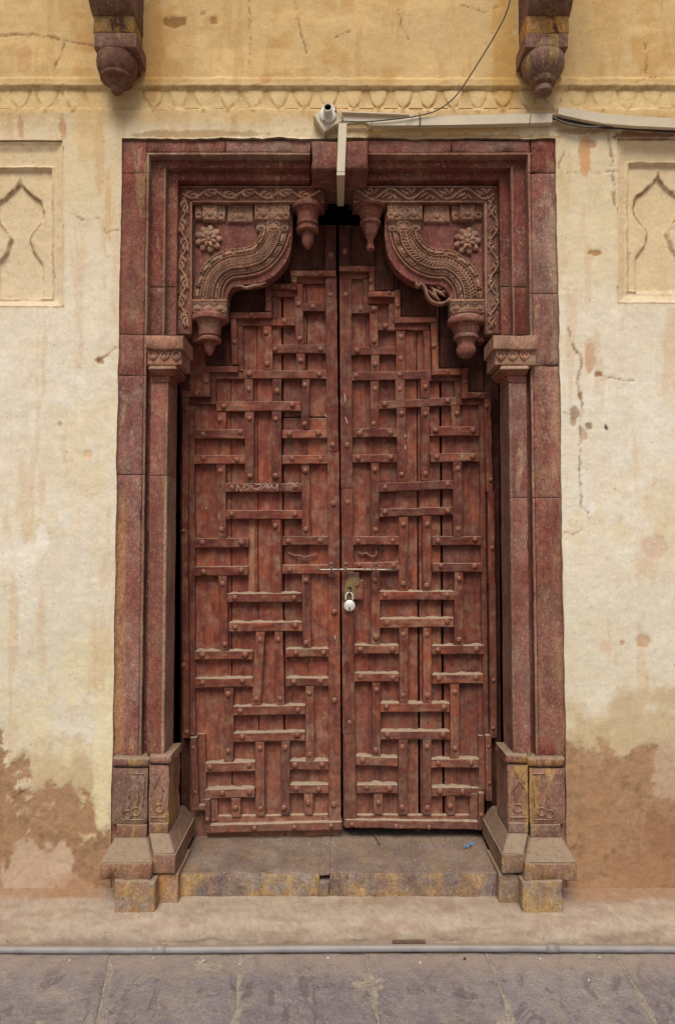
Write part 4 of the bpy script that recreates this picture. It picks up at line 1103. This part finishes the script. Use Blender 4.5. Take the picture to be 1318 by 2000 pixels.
fill(LL, [(591.5, 591.6, 634, 607, [(611, 600)]), (541, 620, 576, 635.5, [(556, 627)]), (531, 673, 636, 689.6, [(538, 682), (626, 682)]), (475, 723, 637.5, 739.3, [(487, 731), (622.5, 732)]),
          (422.5, 784.5, 587.5, 803, [(437.5, 794), (571, 791)], -1), (380, 838.5, 478, 856, [(397, 849), (470.5, 844)]), (551.5, 840, 639, 855.5, [(566, 848.5), (622.5, 847)]),
          (379, 889, 478.5, 906, [(397, 895), (463, 898)]), (551.5, 889, 640.5, 905.5, [(571, 896), (626, 896)]),
          (440, 944, 590, 960.6, [(453.5, 953), (576, 951.5)]), (441.5, 996.5, 590.5, 1013.5, [(453, 1005), (576, 1004.5)]), (379, 1052, 486, 1069.5, [(395.5, 1060), (472, 1058.5)], -1),
          (551.5, 1048, 641, 1064.6, [(564, 1057.5), (626, 1056)]), (380, 1107, 484, 1124.5, [(397.5, 1117), (472, 1114)], -1), (551.5, 1103, 641, 1120.6, [(566.5, 1113)]),
          (444.5, 1159.5, 588, 1176.5, [(459.5, 1167), (574, 1167)], -1), (446.5, 1216, 590, 1233.5, [(460.5, 1225.6), (576, 1222)], -1), (381, 1271.5, 492.5, 1288, [(395.5, 1279), (478.5, 1279)]),
          (558, 1267.6, 642.5, 1283, [(578, 1275.5), (631, 1274.6)], -1), (381, 1326, 493.5, 1343.5, [(395.5, 1334), (473, 1329)], -2), (559, 1324.5, 642, 1340, [(574, 1331.6), (626, 1331)]),
          (455.6, 1380, 596, 1397.5, [(469.5, 1388), (582.5, 1386.5)], -2), (455.6, 1432.5, 595.5, 1449.5, [(473, 1439), (580.5, 1434)], -3), (401, 1491, 498, 1509, [(410.5, 1499), (486, 1495)], -3),
          (566.5, 1486, 641, 1503, [(576, 1494), (628, 1494)], .5), (401, 1543, 497, 1560, [(434.5, 1549.5), (488, 1547)], -3), (566, 1533, 641, 1549.5, [(579, 1540.5), (623, 1540.5)])],
     [(575, 580, 591.3, 671.6, [(583.3, 593.6), (585.4, 661)], 2), (513.4, 637, 530, 721.5, [(520, 651.4), (522.6, 711)], 3), (579, 690.5, 595.5, 722, [(587, 704)]), (478, 740.5, 494, 783.5, [(486.5, 760.5)]),
      (532, 740.5, 549.5, 783, [(541, 763)]), (590, 740.5, 605, 837.5, [(596, 752.5), (594.9, 828)], -2), (424, 805, 442, 838, [(429.5, 820)]), (478.5, 804.5, 496, 943.2, [(487, 818), (488.3, 931)]),
      (531, 803.5, 549.5, 943.2, [(538, 818), (538, 929)]), (423, 907, 440, 1051, [(430.3, 920), (433, 1035)], 1.5), (588.5, 906.5, 604.7, 1047.3, [(597, 920), (597.5, 1034.5)], 1.5),
      (531, 1014.5, 548.5, 1158.6, [(538.6, 1027)], 1), (426.4, 1125, 443.5, 1270.5, [(434.7, 1140.6), (439.3, 1258.6)], 3), (589.5, 1121.5, 606, 1266.5, [(598, 1133.5), (598, 1256)], 1.5),
      (500, 1234.5, 517.5, 1379, [(507.7, 1250), (500.5, 1365)], -8.5), (536, 1234, 552, 1378, [(544.6, 1250), (546.5, 1364.5)], 4), (437.5, 1344, 456, 1489.5, [(445.8, 1356.6), (446, 1467.6)]),
      (596.7, 1341, 613.5, 1485, [(604.5, 1354), (604.5, 1473.5)]), (498.5, 1450, 516.7, 1593.5, [(507.7, 1462), (508.2, 1579)], 1), (548.8, 1448.5, 566.3, 1592, [(557.5, 1460.5), (554, 1577.5)]),
      (451.8, 1560.5, 470, 1595, [(459.5, 1577.5)]), (594, 1550, 611, 1591, [(602, 1568)])])
strip(LL, 'bare_scar', 487, 1014.5, 498, 1158, DB - .003, DB + .004, False, -1.5, (), M_BARE, bev=.001)
for a, b, y in ((404, 555, 1641), (556, 648, 1634)): quadbox('bare_board_end', [(a, y), (b, y - 3), (b, 1617), (a, 1619)], DB - .004, .31, M_BARE, LL, .002, .0015)
# chalk scribble
def ck(pts): return ((pts, 1.15, .0012, DT - .0035), dict(taper=False, n=3, cs=4, sink=.001))
bx0 = 430
Z = lambda a, b: (430 + a / 7.753, 930 + b / 7.753)
ch = strokes('chalk_writing', [ck([Z(247, 235), Z(262, 130)]), ck([Z(262, 130), Z(310, 200)]), ck([Z(310, 200), Z(322, 236)]), ck([Z(345, 235), Z(358, 150)]), ck([Z(352, 130), Z(470, 150)]), ck([Z(470, 152), Z(430, 185), Z(375, 225)]),
     ck([Z(480, 140), Z(500, 185), Z(560, 190), Z(630, 150), Z(600, 128), Z(530, 125)]), ck([Z(530, 208), Z(620, 195), Z(680, 150)]), ck([Z(685, 125), Z(715, 190), Z(722, 120)]), ck([Z(722, 120), Z(750, 190), Z(775, 130)]), ck([Z(775, 135), Z(820, 190), Z(868, 125)]), ck([Z(875, 122), Z(858, 232)]),
     ck([Z(1010, 130), Z(1040, 100), Z(1080, 130), Z(1100, 100), Z(1130, 128), Z(1160, 98), Z(1180, 120)]), ck([Z(1080, 190), Z(1090, 150), Z(1130, 135), Z(1175, 145)])], M_CHALK, LL)
ch['label'] = 'pale chalk letters scribbled along a batten'
def zz5(a, b): return (340 + a / 3.876, 900 + b / 3.876)
tube('bent_pull', [P(*zz5(*p), DB - .012 - .006 * (i in (2, 3, 4))) for i, p in enumerate([(862, 695), (900, 712), (960, 720), (985, 732), (1020, 722), (1085, 708)])], .0045, M_RUST, LL, 7)
# --- right leaf
RL = leaf(1, 'right door leaf with the hasp, slide bolt and a long open crack', 810)
plank(RL, 661.5, 712, 440, 1614, M_WPL, DB, 9); plank(RL, 712.4, 770, 440, 1614, M_WPL, DB + .001, 6); plank(RL, 770.4, 812, 445, 1614, M_WPL, DB, 5); plank(RL, 812.3, 855, 460, 1614, M_WPL, DB + .001, 9.5)
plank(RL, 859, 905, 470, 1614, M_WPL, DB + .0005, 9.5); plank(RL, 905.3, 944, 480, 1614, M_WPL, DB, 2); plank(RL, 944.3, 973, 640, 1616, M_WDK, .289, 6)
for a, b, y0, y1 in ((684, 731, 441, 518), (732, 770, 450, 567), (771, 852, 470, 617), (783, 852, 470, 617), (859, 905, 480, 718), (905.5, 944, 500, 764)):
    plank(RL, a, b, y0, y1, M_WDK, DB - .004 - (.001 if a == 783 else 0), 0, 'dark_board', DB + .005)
strip(RL, 'stile', 662, 441, 683, 518, DT, DB, False, 0, [(673, 491)], M_WDK)
strip(RL, 'stile', 662.5, 545.5, 686, 953, DT, DB, False, 3, [(674.5, 577), (677.5, 870), ]); strip(RL, 'stile', 666, 954, 689.7, 1433, DT, DB, False, 3, [(678, 982), (682, 1411)])
strip(RL, 'stile', 670.5, 1434, 693, 1598, DT, DB, False, 3, [(684, 1330)][:0])
steps(RL, [(662.5, 519, 731.5, 530, True, 0, [(699, 525)]), (720, 530.5, 731, 568, False, 0, [(723.7, 550)]), (719, 568.5, 770, 579.5, True, 0, [(759.6, 573)]), (770.5, 566, 782, 620, False, .5, [(775.8, 598)]),
           (770.5, 620.5, 852.5, 630.5, True, -.5), (841.5, 631, 853, 720, False, 2.5, [(847, 676)]), (843.5, 720.5, 900, 732, True, -.5, [(874.5, 726)]), (901, 719, 913, 778, False, .5, [(907.5, 745.5)]),
           (902, 767, 957, 778, True, 0, [(935, 770.5)]), (945.5, 778.5, 958, 960, False, 4, [(950.5, 794), (957, 938)]), (952.5, 960.5, 965, 1140, False, 1.5, [(959.5, 1070)]), (955.5, 1140.5, 968, 1441, False, 2, [(962.7, 1328.5), (962.7, 1421.5)]),
           (948, 1437, 959.5, 1564, False, 1, [(954, 1457.5), (955, 1529)]), (934, 1550, 945, 1621, False, -.5, [(939, 1592)]), (674.5, 1601.5, 932.5, 1617, True, 3, [(687, 1611), (773, 1614), (838, 1615)])],
      [(663, 531, 719, 545, True, -1), (709, 545.5, 719.5, 595, False), (710, 580, 770, 592.5, True), (759, 593, 770, 631, False), (759.5, 631, 838, 645, True), (826.5, 645.5, 840, 741, False, 2),
       (828, 733, 901, 745, True), (887, 745.5, 901, 780, False, 1), (889, 779, 945, 791, True), (934.5, 791.5, 945, 1441, False, 9), (934, 1437, 947, 1538, False, 1), (920.5, 1539, 947.5, 1550, True), (917, 1551, 932, 1600, False, 0), (697, 1591.5, 916.5, 1601, True, 1)])
fill(RL, [(686.5, 596.5, 737, 612, [(704.7, 604), (729.5, 604)]), (738.5, 632, 770, 645, [(751.4, 636.7)]), (686, 679, 773, 694, [(697.2, 685)], -2), (686, 727, 832, 743.5, [(695.7, 734.3), (780.3, 732.2)], -3.5),
          (736.5, 784.5, 890, 799.5, [(751.1, 790.3), (874.5, 782.5)], -9), (689, 837, 776, 854, [(702, 846), (761.5, 844.5)], -1), (840.5, 833, 935, 851, [(850, 840.6), (923.5, 840.6)], -.5), (686.5, 888, 776, 903.5, [(699.5, 894.8), (762.5, 893.5)], -.5),
          (840, 885.5, 936, 902, [(852, 892), (922.2, 891.4)], -1), (740, 944, 885, 960.6, [(752, 952.4), (874, 946)], -6), (741.6, 994, 887, 1009.5, [(752.4, 1000), (874, 997.5)], -4), (690, 1047.6, 779, 1064, [(699.5, 1056), (766, 1055.5)]),
          (843.5, 1047.6, 940, 1064.6, [(855.6, 1056), (927.3, 1054.3)]), (691, 1099, 779, 1114.5, [(701.6, 1103), (768.7, 1105.6)], -1.5), (844, 1100, 941.5, 1117, [(861, 1105.6), (926, 1106)]), (741, 1155, 887.5, 1171.4, [(752.4, 1162.6), (872.6, 1162.4)]),
          (741.6, 1209, 886, 1226.5, [(756.3, 1217.3), (872.4, 1214)], -2), (692, 1260, 779, 1276.5, [(703.6, 1267.6), (766.6, 1268.4)], .5), (843.5, 1261.3, 945, 1278, [(855, 1269.5), (930, 1268.4)], -.5), (692.6, 1315, 779, 1331, [(703.4, 1321.3), (767.4, 1323.8)]),
          (844, 1318, 943.6, 1335.5, [(856.4, 1324.6), (928.6, 1324)], -1), (743, 1373.5, 878, 1390.5, [(754, 1380.6), (866.7, 1382)]), (742.5, 1428.5, 878, 1444.5, [(756, 1435.3), (864.6, 1435.3)]), (695, 1477, 776.6, 1494, [(708.3, 1484.3)], 3),
          (842, 1483, 935, 1499.5, [(855, 1490.2), (919, 1490)], -.5), (697, 1533, 776.4, 1549, [(715, 1538), (761, 1540)]), (843, 1538.5, 920, 1555, [(859.5, 1546.5), (902.3, 1547)])],
     [(722, 597, 738, 677, [(730.5, 666)]), (773.5, 646, 790.8, 725, [(782, 659), (781.6, 701)], -.5), (724.8, 694, 740.3, 726.5, [(733, 712.3)], 0), (723, 744, 739.8, 836, [(732, 760.5), (729.2, 827)]), (772, 741, 790, 782, [(780.3, 761.3)]),
      (821, 740, 838, 777, [(829.8, 757.3)]), (774, 797, 792, 940.5, [(783.6, 809), (784.4, 927)], 1.5), (821.6, 794.5, 838.8, 938.6, [(830.6, 809), (831, 925.6)]), (880.5, 791.5, 898, 832, [(891.2, 808.3)]), (724.3, 904, 740.3, 1047, [(732, 918.5), (733.3, 1034.7)]),
      (884, 902, 901.8, 1047, [(893, 916.3), (894.3, 1033.4)], 1), (778.5, 1009.5, 796.3, 1154.3, [(786.7, 1024.6), (787.5, 1140.7)]), (825, 1008, 842, 1153.5, [(833.4, 1024.6), (833.4, 1144.6)]), (725, 1115.5, 741.6, 1259, [(732.5, 1132), (733.3, 1245.7)]),
      (887, 1117.5, 904.5, 1260.6, [(895.6, 1130.4), (896, 1250)]), (779.5, 1227, 796.5, 1372.6, [(786.7, 1239.8), (786.7, 1358)]), (826, 1226.5, 842.3, 1373, [(833.7, 1240.5), (834.7, 1359)]), (726.6, 1332, 743, 1477, [(735, 1346.8), (733.8, 1465)]),
      (879, 1336, 896, 1482.3, [(887.6, 1351.5), (887.8, 1462)]), (777.7, 1445.5, 795.8, 1591, [(785.7, 1459.3), (784.7, 1576.7)]), (825, 1445.5, 842, 1591.5, [(833.7, 1459.3), (834, 1578.5)]), (729.5, 1550, 747.5, 1590.5, [(738.3, 1568.2)]), (872.4, 1555.8, 888.2, 1591.5, [(879, 1574)])])
# hasp, bolt and pull belong to the right leaf
ZL = lambda a, b: (600 + a / 6.59, 1060 + b / 6.59)
tube('bent_pull', [P(*ZL(*p), DB - .012) for p in [(648, 118), (690, 143), (750, 140), (800, 165), (850, 180), (885, 150), (885, 103)]], .0045, M_RUST, RL, 7)
dome('pull_pin', *ZL(760, 140), 4, 4, .02, DB, RL, DOME_S)
pl = poly_slab('hasp', [ZL(*p) for p in [(527, 440), (668, 440), (668, 520), (655, 545), (620, 560), (620, 725), (480, 725), (478, 590), (500, 490), (527, 475)]], DT - .007, DT - .003, M_BRASS, RL, .0006)
quadbox('hasp_strap', [ZL(527, 442), ZL(668, 442), ZL(668, 385), ZL(527, 385)], DT - .009, DT, M_RUST, pl, .001)
quadbox('hasp_slot', [ZL(528, 660), ZL(566, 660), ZL(566, 572), ZL(528, 572)], DT - .0085, DT - .006, M_DARK, pl, .0005)
quadbox('lock_block', [ZL(612, 738), ZL(725, 738), ZL(725, 478), ZL(612, 478)], DT - .001, DB, M_WV, RL, .003, .001)
bolt = tube('slide_bolt', [P(618, 1113.5, DM - .016), P(640, 1113, DM - .016), P(700, 1112.3, DM - .016), P(776, 1113.5, DM - .016)], .0052, M_IRON, RL, 10, 3)
for x in (647, 675, 734):
    o = quadbox('bolt_guide', [(x - 5, 1128), (x + 5, 1128), (x + 5, 1098), (x - 5, 1098)], DT - .004, DT, M_RUST, bolt, .001)
    tube('guide_loop', [P(x + dx, yy_, dd) for dx, yy_, dd in ((0, 1107, DT - .003), (0, 1108, DM - .022), (0, 1113, DM - .025), (0, 1118, DM - .022), (0, 1119, DT - .003))], .0035, M_RUST, bolt, 6)
    for yy_ in (1102, 1124): dome('guide_rivet', x, yy_, 3.6, 3.6, .007, DT - .004, bolt, DOME_S)
for x in (624, 661, 712, 726): tube('bolt_collar', [P(x - 2, 1113, DM - .016), P(x + 2, 1113, DM - .016)], .0064, M_IRON, bolt, 10)
# padlock
lc = P(682.5, 1182.6, DT - .018)
lk = thing('padlock', 'round pale metal padlock hanging from the brass hasp', 'padlock', lc)
bd = lathe('lock_body', [(.0001, -.009), (.020, -.009), (.0235, -.006), (.0245, 0), (.0235, .006), (.020, .0085), (.0001, .0095)], lc, M_LOCK, lk, 28, True, 'y', caps=False)
sh = [(675.3, 1172), (675, 1165), (677, 1159.5), (682, 1157), (687, 1159.5), (688.8, 1165), (688.5, 1172)]
tube('shackle', [P(a, b, DT - .018) for a, b in sh], .0034, M_LOCK, lk, 8)
quadbox('keyhole', [(681.6, 1193), (683.6, 1193), (683.6, 1187), (681.6, 1187)], DT - .0285, DT - .024, M_DARK, bd, 0)
dome('keyhole_dot', 682.6, 1187, 1.6, 1.6, .0015, DT - .0268, bd, DOME_S)
tube('staple', [P(682, 1150, DT - .004), P(682, 1152, DT - .026), P(682.5, 1159, DT - .027), P(682.5, 1161, DT - .006)], .003, M_IRON, lk, 7)

# ------------------------------------------------------------------ stone brackets of the balcony above
def upper(sgn):
    X = (lambda p: p) if sgn < 0 else (lambda p: 1291 - p + (1 if p > 0 else 0))
    lab = ['dark stone bracket with pendant at the upper left of the wall', 'dark stone bracket with open ended pendant at the upper right, streaked yellow'][sgn > 0]
    u = thing('stone_bracket', lab, 'stone bracket', P(X(228), 60, 0), 'stone balcony brackets high on the wall')
    def q(name, xa, ya, xb, yb, d0, d1, m, **k):
        a, b = sorted((X(xa), X(xb))); return prough(name, a, ya, b, yb, d0, d1, m, u, **k)
    q('bracket_block', 183, 64, 267, 93, -.135, .01, M_UP, amp=.002, chip=.012, bev=.005)
    q('bracket_neck', 182, 30, 263, 64.5, -.118, .01, M_YEL, amp=.003, bev=.005)
    q('bracket_back', 190, 93.5, 271, 132, -.05, .01, M_UP, amp=.002)
    q('block_ledge', 190, 93.5, 262, 99, -.120, .0, M_UP, amp=.002)
    # swelling underside, extruded across
    xa, xb = sorted((P(X(178), 20, -.13).x, P(X(262), 20, -.13).x))
    zn = ZP(30, -.118)
    pr = [(-.10, zn), (-.125, zn), (-.150, zn + .012), (-.178, zn + .035), (-.190, zn + .07), (-.19, zn + .11), (-.26, zn + .16), (-.36, zn + .19), (-.42, zn + .25), (-.45, zn + .33), (-.45, zn + .46), (.01, zn + .46), (.01, zn)]
    n = 7; vs = []; fs = []; m = len(pr)
    for i in range(n + 1):
        t = i / n; x = xa + (xb - xa) * t; e = (2 * t - 1) ** 4
        for k, (y, z) in enumerate(pr):
            v = Vector((x, y + .018 * e * (k < m - 2 and k > 0), z)); vs.append(v + noise.noise_vector(v * 20) * .003)
    for i in range(n):
        for k in range(m):
            a = i * m + k; b = i * m + (k + 1) % m; fs.append((a, b, b + m, a + m))
    fs.append(tuple(range(m))[::-1]); fs.append(tuple(n * m + k for k in range(m)))
    o = emit('bracket_swell', vs, fs, M_UP, u, True); o.data.set_sharp_from_angle(angle=R(40))
    c = P(X(230 if sgn < 0 else 233), 96, -.075); s = S(-.075)
    if sgn < 0: pf = [(33, 96), (33, 101), (37, 104), (38, 110), (37.5, 114), (36, 115), (39, 117), (40, 126), (39, 135), (35, 145), (31, 150), (33, 152), (32, 155), (22, 157), (17, 164), (11, 168), (12, 174), (9, 179), (3, 181)]
    else: pf = [(33, 96), (35, 103), (38, 108), (39, 113), (38, 115), (41, 118), (42, 128), (40, 138), (34, 147), (26, 152), (24, 155), (26, 157), (23, 163), (17, 165), (14, 166), (17, 169), (17.5, 175), (16.5, 178), (10, 178.5)]
    zsc = 1.0
    lathe('pendant', [(r * s, -(y - 96) * s * 1.12) for r, y in pf], c, M_UP, u, 32)
upper(-1); upper(1)

# ------------------------------------------------------------------ lamp holder, trunking, wires
lh = thing('lamp_holder', 'empty white bulb holder on a tilted square board above the lintel', 'lamp holder', P(640, 230, 0))
poly_slab('mounting_board', [(611.5, 225), (633, 258), (671, 234.5), (649, 201)], -.045, .01, M_PVC, lh, .003)
cc_ = P(640.5, 225.5, -.045)
hb_ = lathe('holder_base', [(.034, 0), (.034, .008), (.031, .011), (.020, .012), (.018, .014)], cc_, M_PVCW, lh, 28, True, 'y', caps=False)
lathe('holder_socket', [(.018, .010), (.017, .030), (.0175, .052), (.0165, .053), (.0135, .052), (.0130, .020), (.0001, .020)], cc_, M_PVCW, hb_, 24, True, 'y', caps=False)
lathe('socket_cavity', [(.0129, .046), (.0129, .021), (.0001, .021)], cc_, M_DARK, hb_, 20, True, 'y', caps=False)
for k in (-1, 1): tube('contact_pin', [cc_ + Vector((k * .005, -.021, 0)), cc_ + Vector((k * .005, -.04, 0))], .0016, M_IRON, hb_, 6)
for a, b in ((633, 236), (655, 217)): dome('screw', a, b, 1.8, 1.8, .003, -.057, hb_, DOME_S)
vt = thing('conduit_strip', 'pale plastic trunking running down over the middle stone block', 'cable trunking', P(665, 300, -.05), 'plastic cable trunking above the door')
quadbox('trunking_front', [(657.5, 335.5), (673.5, 335.5), (677.5, 240), (661, 240)], -.058, -.042, M_PVC, vt, .0015)
a0, a1 = P(657.5, 335.7, -.058), P(673.5, 335.7, -.058)
zk = a0.z
hexa('trunking_return', [(a0.x, -.058, zk - .0145), (a1.x, -.058, zk - .0145), (a1.x, -.058, zk - .0005), (a0.x, -.058, zk - .0005),
     (a0.x + .002, .19, zk - .0145), (a1.x - .002, .19, zk - .0145), (a1.x - .002, .19, zk - .0005), (a0.x + .002, .19, zk - .0005)], M_PVC, vt, .001)
h1 = thing('conduit_strip', 'open trunking base beside the lamp holder, holding thin wires', 'cable trunking', P(730, 230, 0), 'plastic cable trunking above the door')
quadbox('trunking_base', [(671, 238), (830, 236), (800, 222.5), (667, 217)], -.012, .004, M_PVC, h1, .001)
quadbox('trunking_lip', [(667, 219.5), (800, 224.5), (800, 222), (667, 216.5)], -.026, -.010, M_PVC, h1, .001)
quadbox('trunking_lip', [(675, 240), (730, 239), (730, 236.5), (675, 237.5)], -.026, -.010, M_PVC, h1, .001)
h2 = thing('conduit_strip', 'long straight pale trunking lid above the right half of the lintel', 'cable trunking', P(900, 233, 0), 'plastic cable trunking above the door')
poly_slab('trunking_lid', [(714, 239), (800, 230), (880, 226), (960, 223.5), (1036, 222), (1033, 241), (950, 242.5), (880, 244), (800, 245), (722, 245.5)], -.034, -.012, M_PVC, h2, .0015)
quadbox('trunking_lid', [(1034.5, 241), (1078, 239.5), (1078, 221), (1037.5, 222)], -.033, -.008, M_PVC, h2, .0015)
h3 = thing('conduit_strip', 'bowed pale trunking length sloping to the right edge', 'cable trunking', P(1200, 233, 0), 'plastic cable trunking above the door')
pp = [(1089, 208, 223.5), (1130, 214.5, 232), (1179, 221.5, 242), (1240, 227, 246.5), (1318, 231.5, 249.5), (1420, 235, 253)]
poly_slab('trunking_lid', [(a[0], a[1]) for a in pp] + [(a[0], a[2]) for a in pp[::-1]], -.046, -.030, M_PVC, h3, .0015)
cb = tube('cable_bundle', [P(*p) for p in [(1075, 229, -.02), (1100, 233, -.02), (1140, 242, -.018), (1180, 247, -.016), (1230, 250, -.016), (1320, 256, -.014), (1420, 262, -.014)]], .0085, M_CABLE, None, 9, 5)
tag(cb, 'black cables sagging out from under the bowed trunking', 'cable')
for k in range(3):
    tube('cable_strand', [P(1078, 226 + k * 2, -.03), P(1105, 238 + k * 2, -.034), P(1146, 246 + k * 1.5, -.036), P(1180, 246 + k, -.034), P(1208, 243 + k * 1.5, -.03)], .002, M_WIRE if k == 1 else M_CABLE, cb, 6)
wr = [(1002, -30, -.10), (990, 20, -.095), (970, 62, -.085), (940, 112, -.07), (905, 167, -.055), (880, 197, -.05), (850, 217, -.044), (812, 227, -.042), (760, 234, -.042), (710, 238, -.04), (673, 237, -.045)]
w = tube('overhead_cable', [P(*p) for p in wr], .0026, M_CABLE, None, 6, 8); tag(w, 'thin black twisted cable dropping from the upper right to the lamp holder', 'cable')
w = tube('loose_wire', [P(*p) for p in [(672, 236, -.05), (684, 246, -.045), (697, 254, -.04), (711, 256, -.035), (722, 250, -.03)]], .0016, M_WIRE, None, 6); tag(w, 'short grey wire end curling just right of the lamp holder', 'wire', 'thin loose wires by the trunking')
w = tube('loose_wire', [P(*p) for p in [(726, 236, -.04), (729, 250, -.03), (752, 256, -.02), (772, 267, -.02), (780, 266, -.02), (789, 248, -.037), (811, 224, -.045)]], .0012, M_WIRE, None, 6); tag(w, 'thin pale wire hanging in a loop below the trunking', 'wire', 'thin loose wires by the trunking')
w = tube('loose_wire', [P(*p) for p in [(655, 206, -.05), (657, 218, -.06), (664, 228, -.05), (672, 236, -.05)]], .0014, M_CABLE, None, 6); tag(w, 'dark wire lead running over the mounting board corner', 'wire', 'thin loose wires by the trunking')
w = tube('tie_wire', [P(*p) for p in [(818, 221, -.036), (820, 226, -.046), (820, 240, -.042), (819, 247, -.030)]], .002, M_CABLE, None, 6); tag(w, 'dark tie wire knotted around the trunking lid', 'wire')

# ------------------------------------------------------------------ litter
def gp(px, py, z=0.0):
    cx = (px - 659) / F; cy = (1000 - py) / F
    t = (z - CZ) / (math.sin(TH) + cy * math.cos(TH)); return Vector((cx * t, (math.cos(TH) - cy * math.sin(TH)) * t - D, z))
a = P(766, 1840, -.213); b = P(829, 1843, -.213)
o = box('metal_scrap', a.x, b.x, -.232, -.214, .022, .030, M_RSTRIP, None, .001); tag(o, 'thin rusty metal strip lying just above the pipe', 'metal scrap')
TZ = zt
vs = []; fs = []
for i in range(7):
    for j in range(4):
        p = gp(906 + i * 3.2, 1659 - i * 1.3 - j * 2.2, TZ + .002); p.z += .004 + .004 * math.sin(i * 2.1 + j * 1.7); vs.append(p)
for i in range(6):
    for j in range(3): k = i * 4 + j; fs.append((k, k + 4, k + 5, k + 1))
o = emit('candy_wrapper', vs, fs, M_BLUE); tag(o, 'crumpled blue foil wrapper on the right of the threshold', 'wrapper')
o = tube('dry_twig', [gp(731, 1630, TZ + .008), gp(738, 1643, TZ + .006), gp(741, 1649, TZ + .005)], .0035, M_TWIG, None, 6); tag(o, 'dark dry twig on the sill under the right door leaf', 'twig')
pebs = [(137, 1876), (469, 1884), (907, 1872), (1170, 1870), (1149, 1914), (640, 1871), (300, 1872), (820, 1880), (1054, 1873), (398, 1876)]
pm_ = None
for i, (a, b) in enumerate(pebs):
    c = gp(a, b, .004); r = random.uniform(.003, .0055)
    vs = [c + Vector((r * math.cos(t) * s_, r * .8 * math.sin(t) * s_, h_)) + noise.noise_vector(Vector((i, t, h_ * 99))) * .001 for h_, s_ in ((-.002, 1), (.002, .9), (.005, .3)) for t in np.linspace(0, 5.24, 6)]
    fs = [(k * 6 + j, k * 6 + (j + 1) % 6, k * 6 + 6 + (j + 1) % 6, k * 6 + 6 + j) for k in range(2) for j in range(6)] + [tuple(12 + j for j in range(6))]
    o = emit('pebble', vs, fs, M_PEB if i != 2 else M_RSTRIP)
    tag(o, ['pale pebble furthest left, below the left edge of the doorway', 'pale pebble beside a joint left of the middle of the paving', 'rust brown chip close to the pipe on the right', 'pale pebble near the pipe right of the plinth', 'pale pebble lying well forward on the right flagstone', 'pale pebble close to the pipe at the middle of the doorway', 'pale pebble just below the left plinth', 'pale pebble in front of the rusty metal strip', 'pale pebble below the right plinth', 'pale pebble between the left plinth and the middle joint'][i], 'pebble', 'small pebbles beside the pipe')
vs = []; fs = []
for i in range(260):
    px_ = random.uniform(380, 970); py_ = random.choice([random.uniform(1632, 1655), random.uniform(1640, 1704)])
    c = gp(px_, py_, TZ + .001); r = random.uniform(.0008, .0028); k = len(vs)
    vs += [c + Vector((r, 0, 0)), c + Vector((-r * .5, r * .8, 0)), c + Vector((-r * .6, -r * .7, 0)), c + Vector((0, 0, r * 1.2))]
    fs += [(k, k + 1, k + 3), (k + 1, k + 2, k + 3), (k + 2, k, k + 3)]
o = emit('grit', vs, fs, M_PEB)
vs = []; fs = []
for i in range(900):
    if i < 500: x = random.uniform(-1.5, 1.5); y = random.choice([-.222, -.262]) + random.gauss(0, .006); z = .006 if y > -.24 else .001
    else:
        j = random.randrange(1, 8); t = random.random(); x = top[j][0] * (1 - t) + bot[j][0] * t + random.gauss(0, .006); y = ya + (yb - ya) * t; z = -.001
    r = random.uniform(.0007, .0030); k = len(vs); c = Vector((x, y, z))
    vs += [c + Vector((r, 0, 0)), c + Vector((-r * .5, r * .8, 0)), c + Vector((-r * .6, -r * .7, 0)), c + Vector((0, 0, r * 1.3))]
    fs += [(k, k + 1, k + 3), (k + 1, k + 2, k + 3), (k + 2, k, k + 3)]
o2 = emit('gravel', vs, fs, M_MORT); tag(o2, 'gritty crumbs along the pipe and the paving joints', 'grit', kind='stuff')
for lf, pts in ((RL, [[(672, 768), (674, 777), (673, 786)], [(674, 814), (677, 822), (679, 829)], [(791, 848), (791.5, 855)], [(791, 868), (792, 880)], [(901, 888), (902.5, 897)], [(705, 838), (706, 842)]]),
                (LL, [[(635, 810), (638, 815)], [(625, 529), (630, 530)], [(653, 1240), (655, 1250)], [(402, 995), (404, 990)]])):
    o3 = strokes('paint_fleck', [((p, 2.2, .0012, (DT - .0045) if p[0][0] not in (402,) else DB - .002), dict(n=3)) for p in pts], M_PEB, lf); tag(o, 'fine grit and crumbs scattered over the threshold', 'grit', kind='stuff')
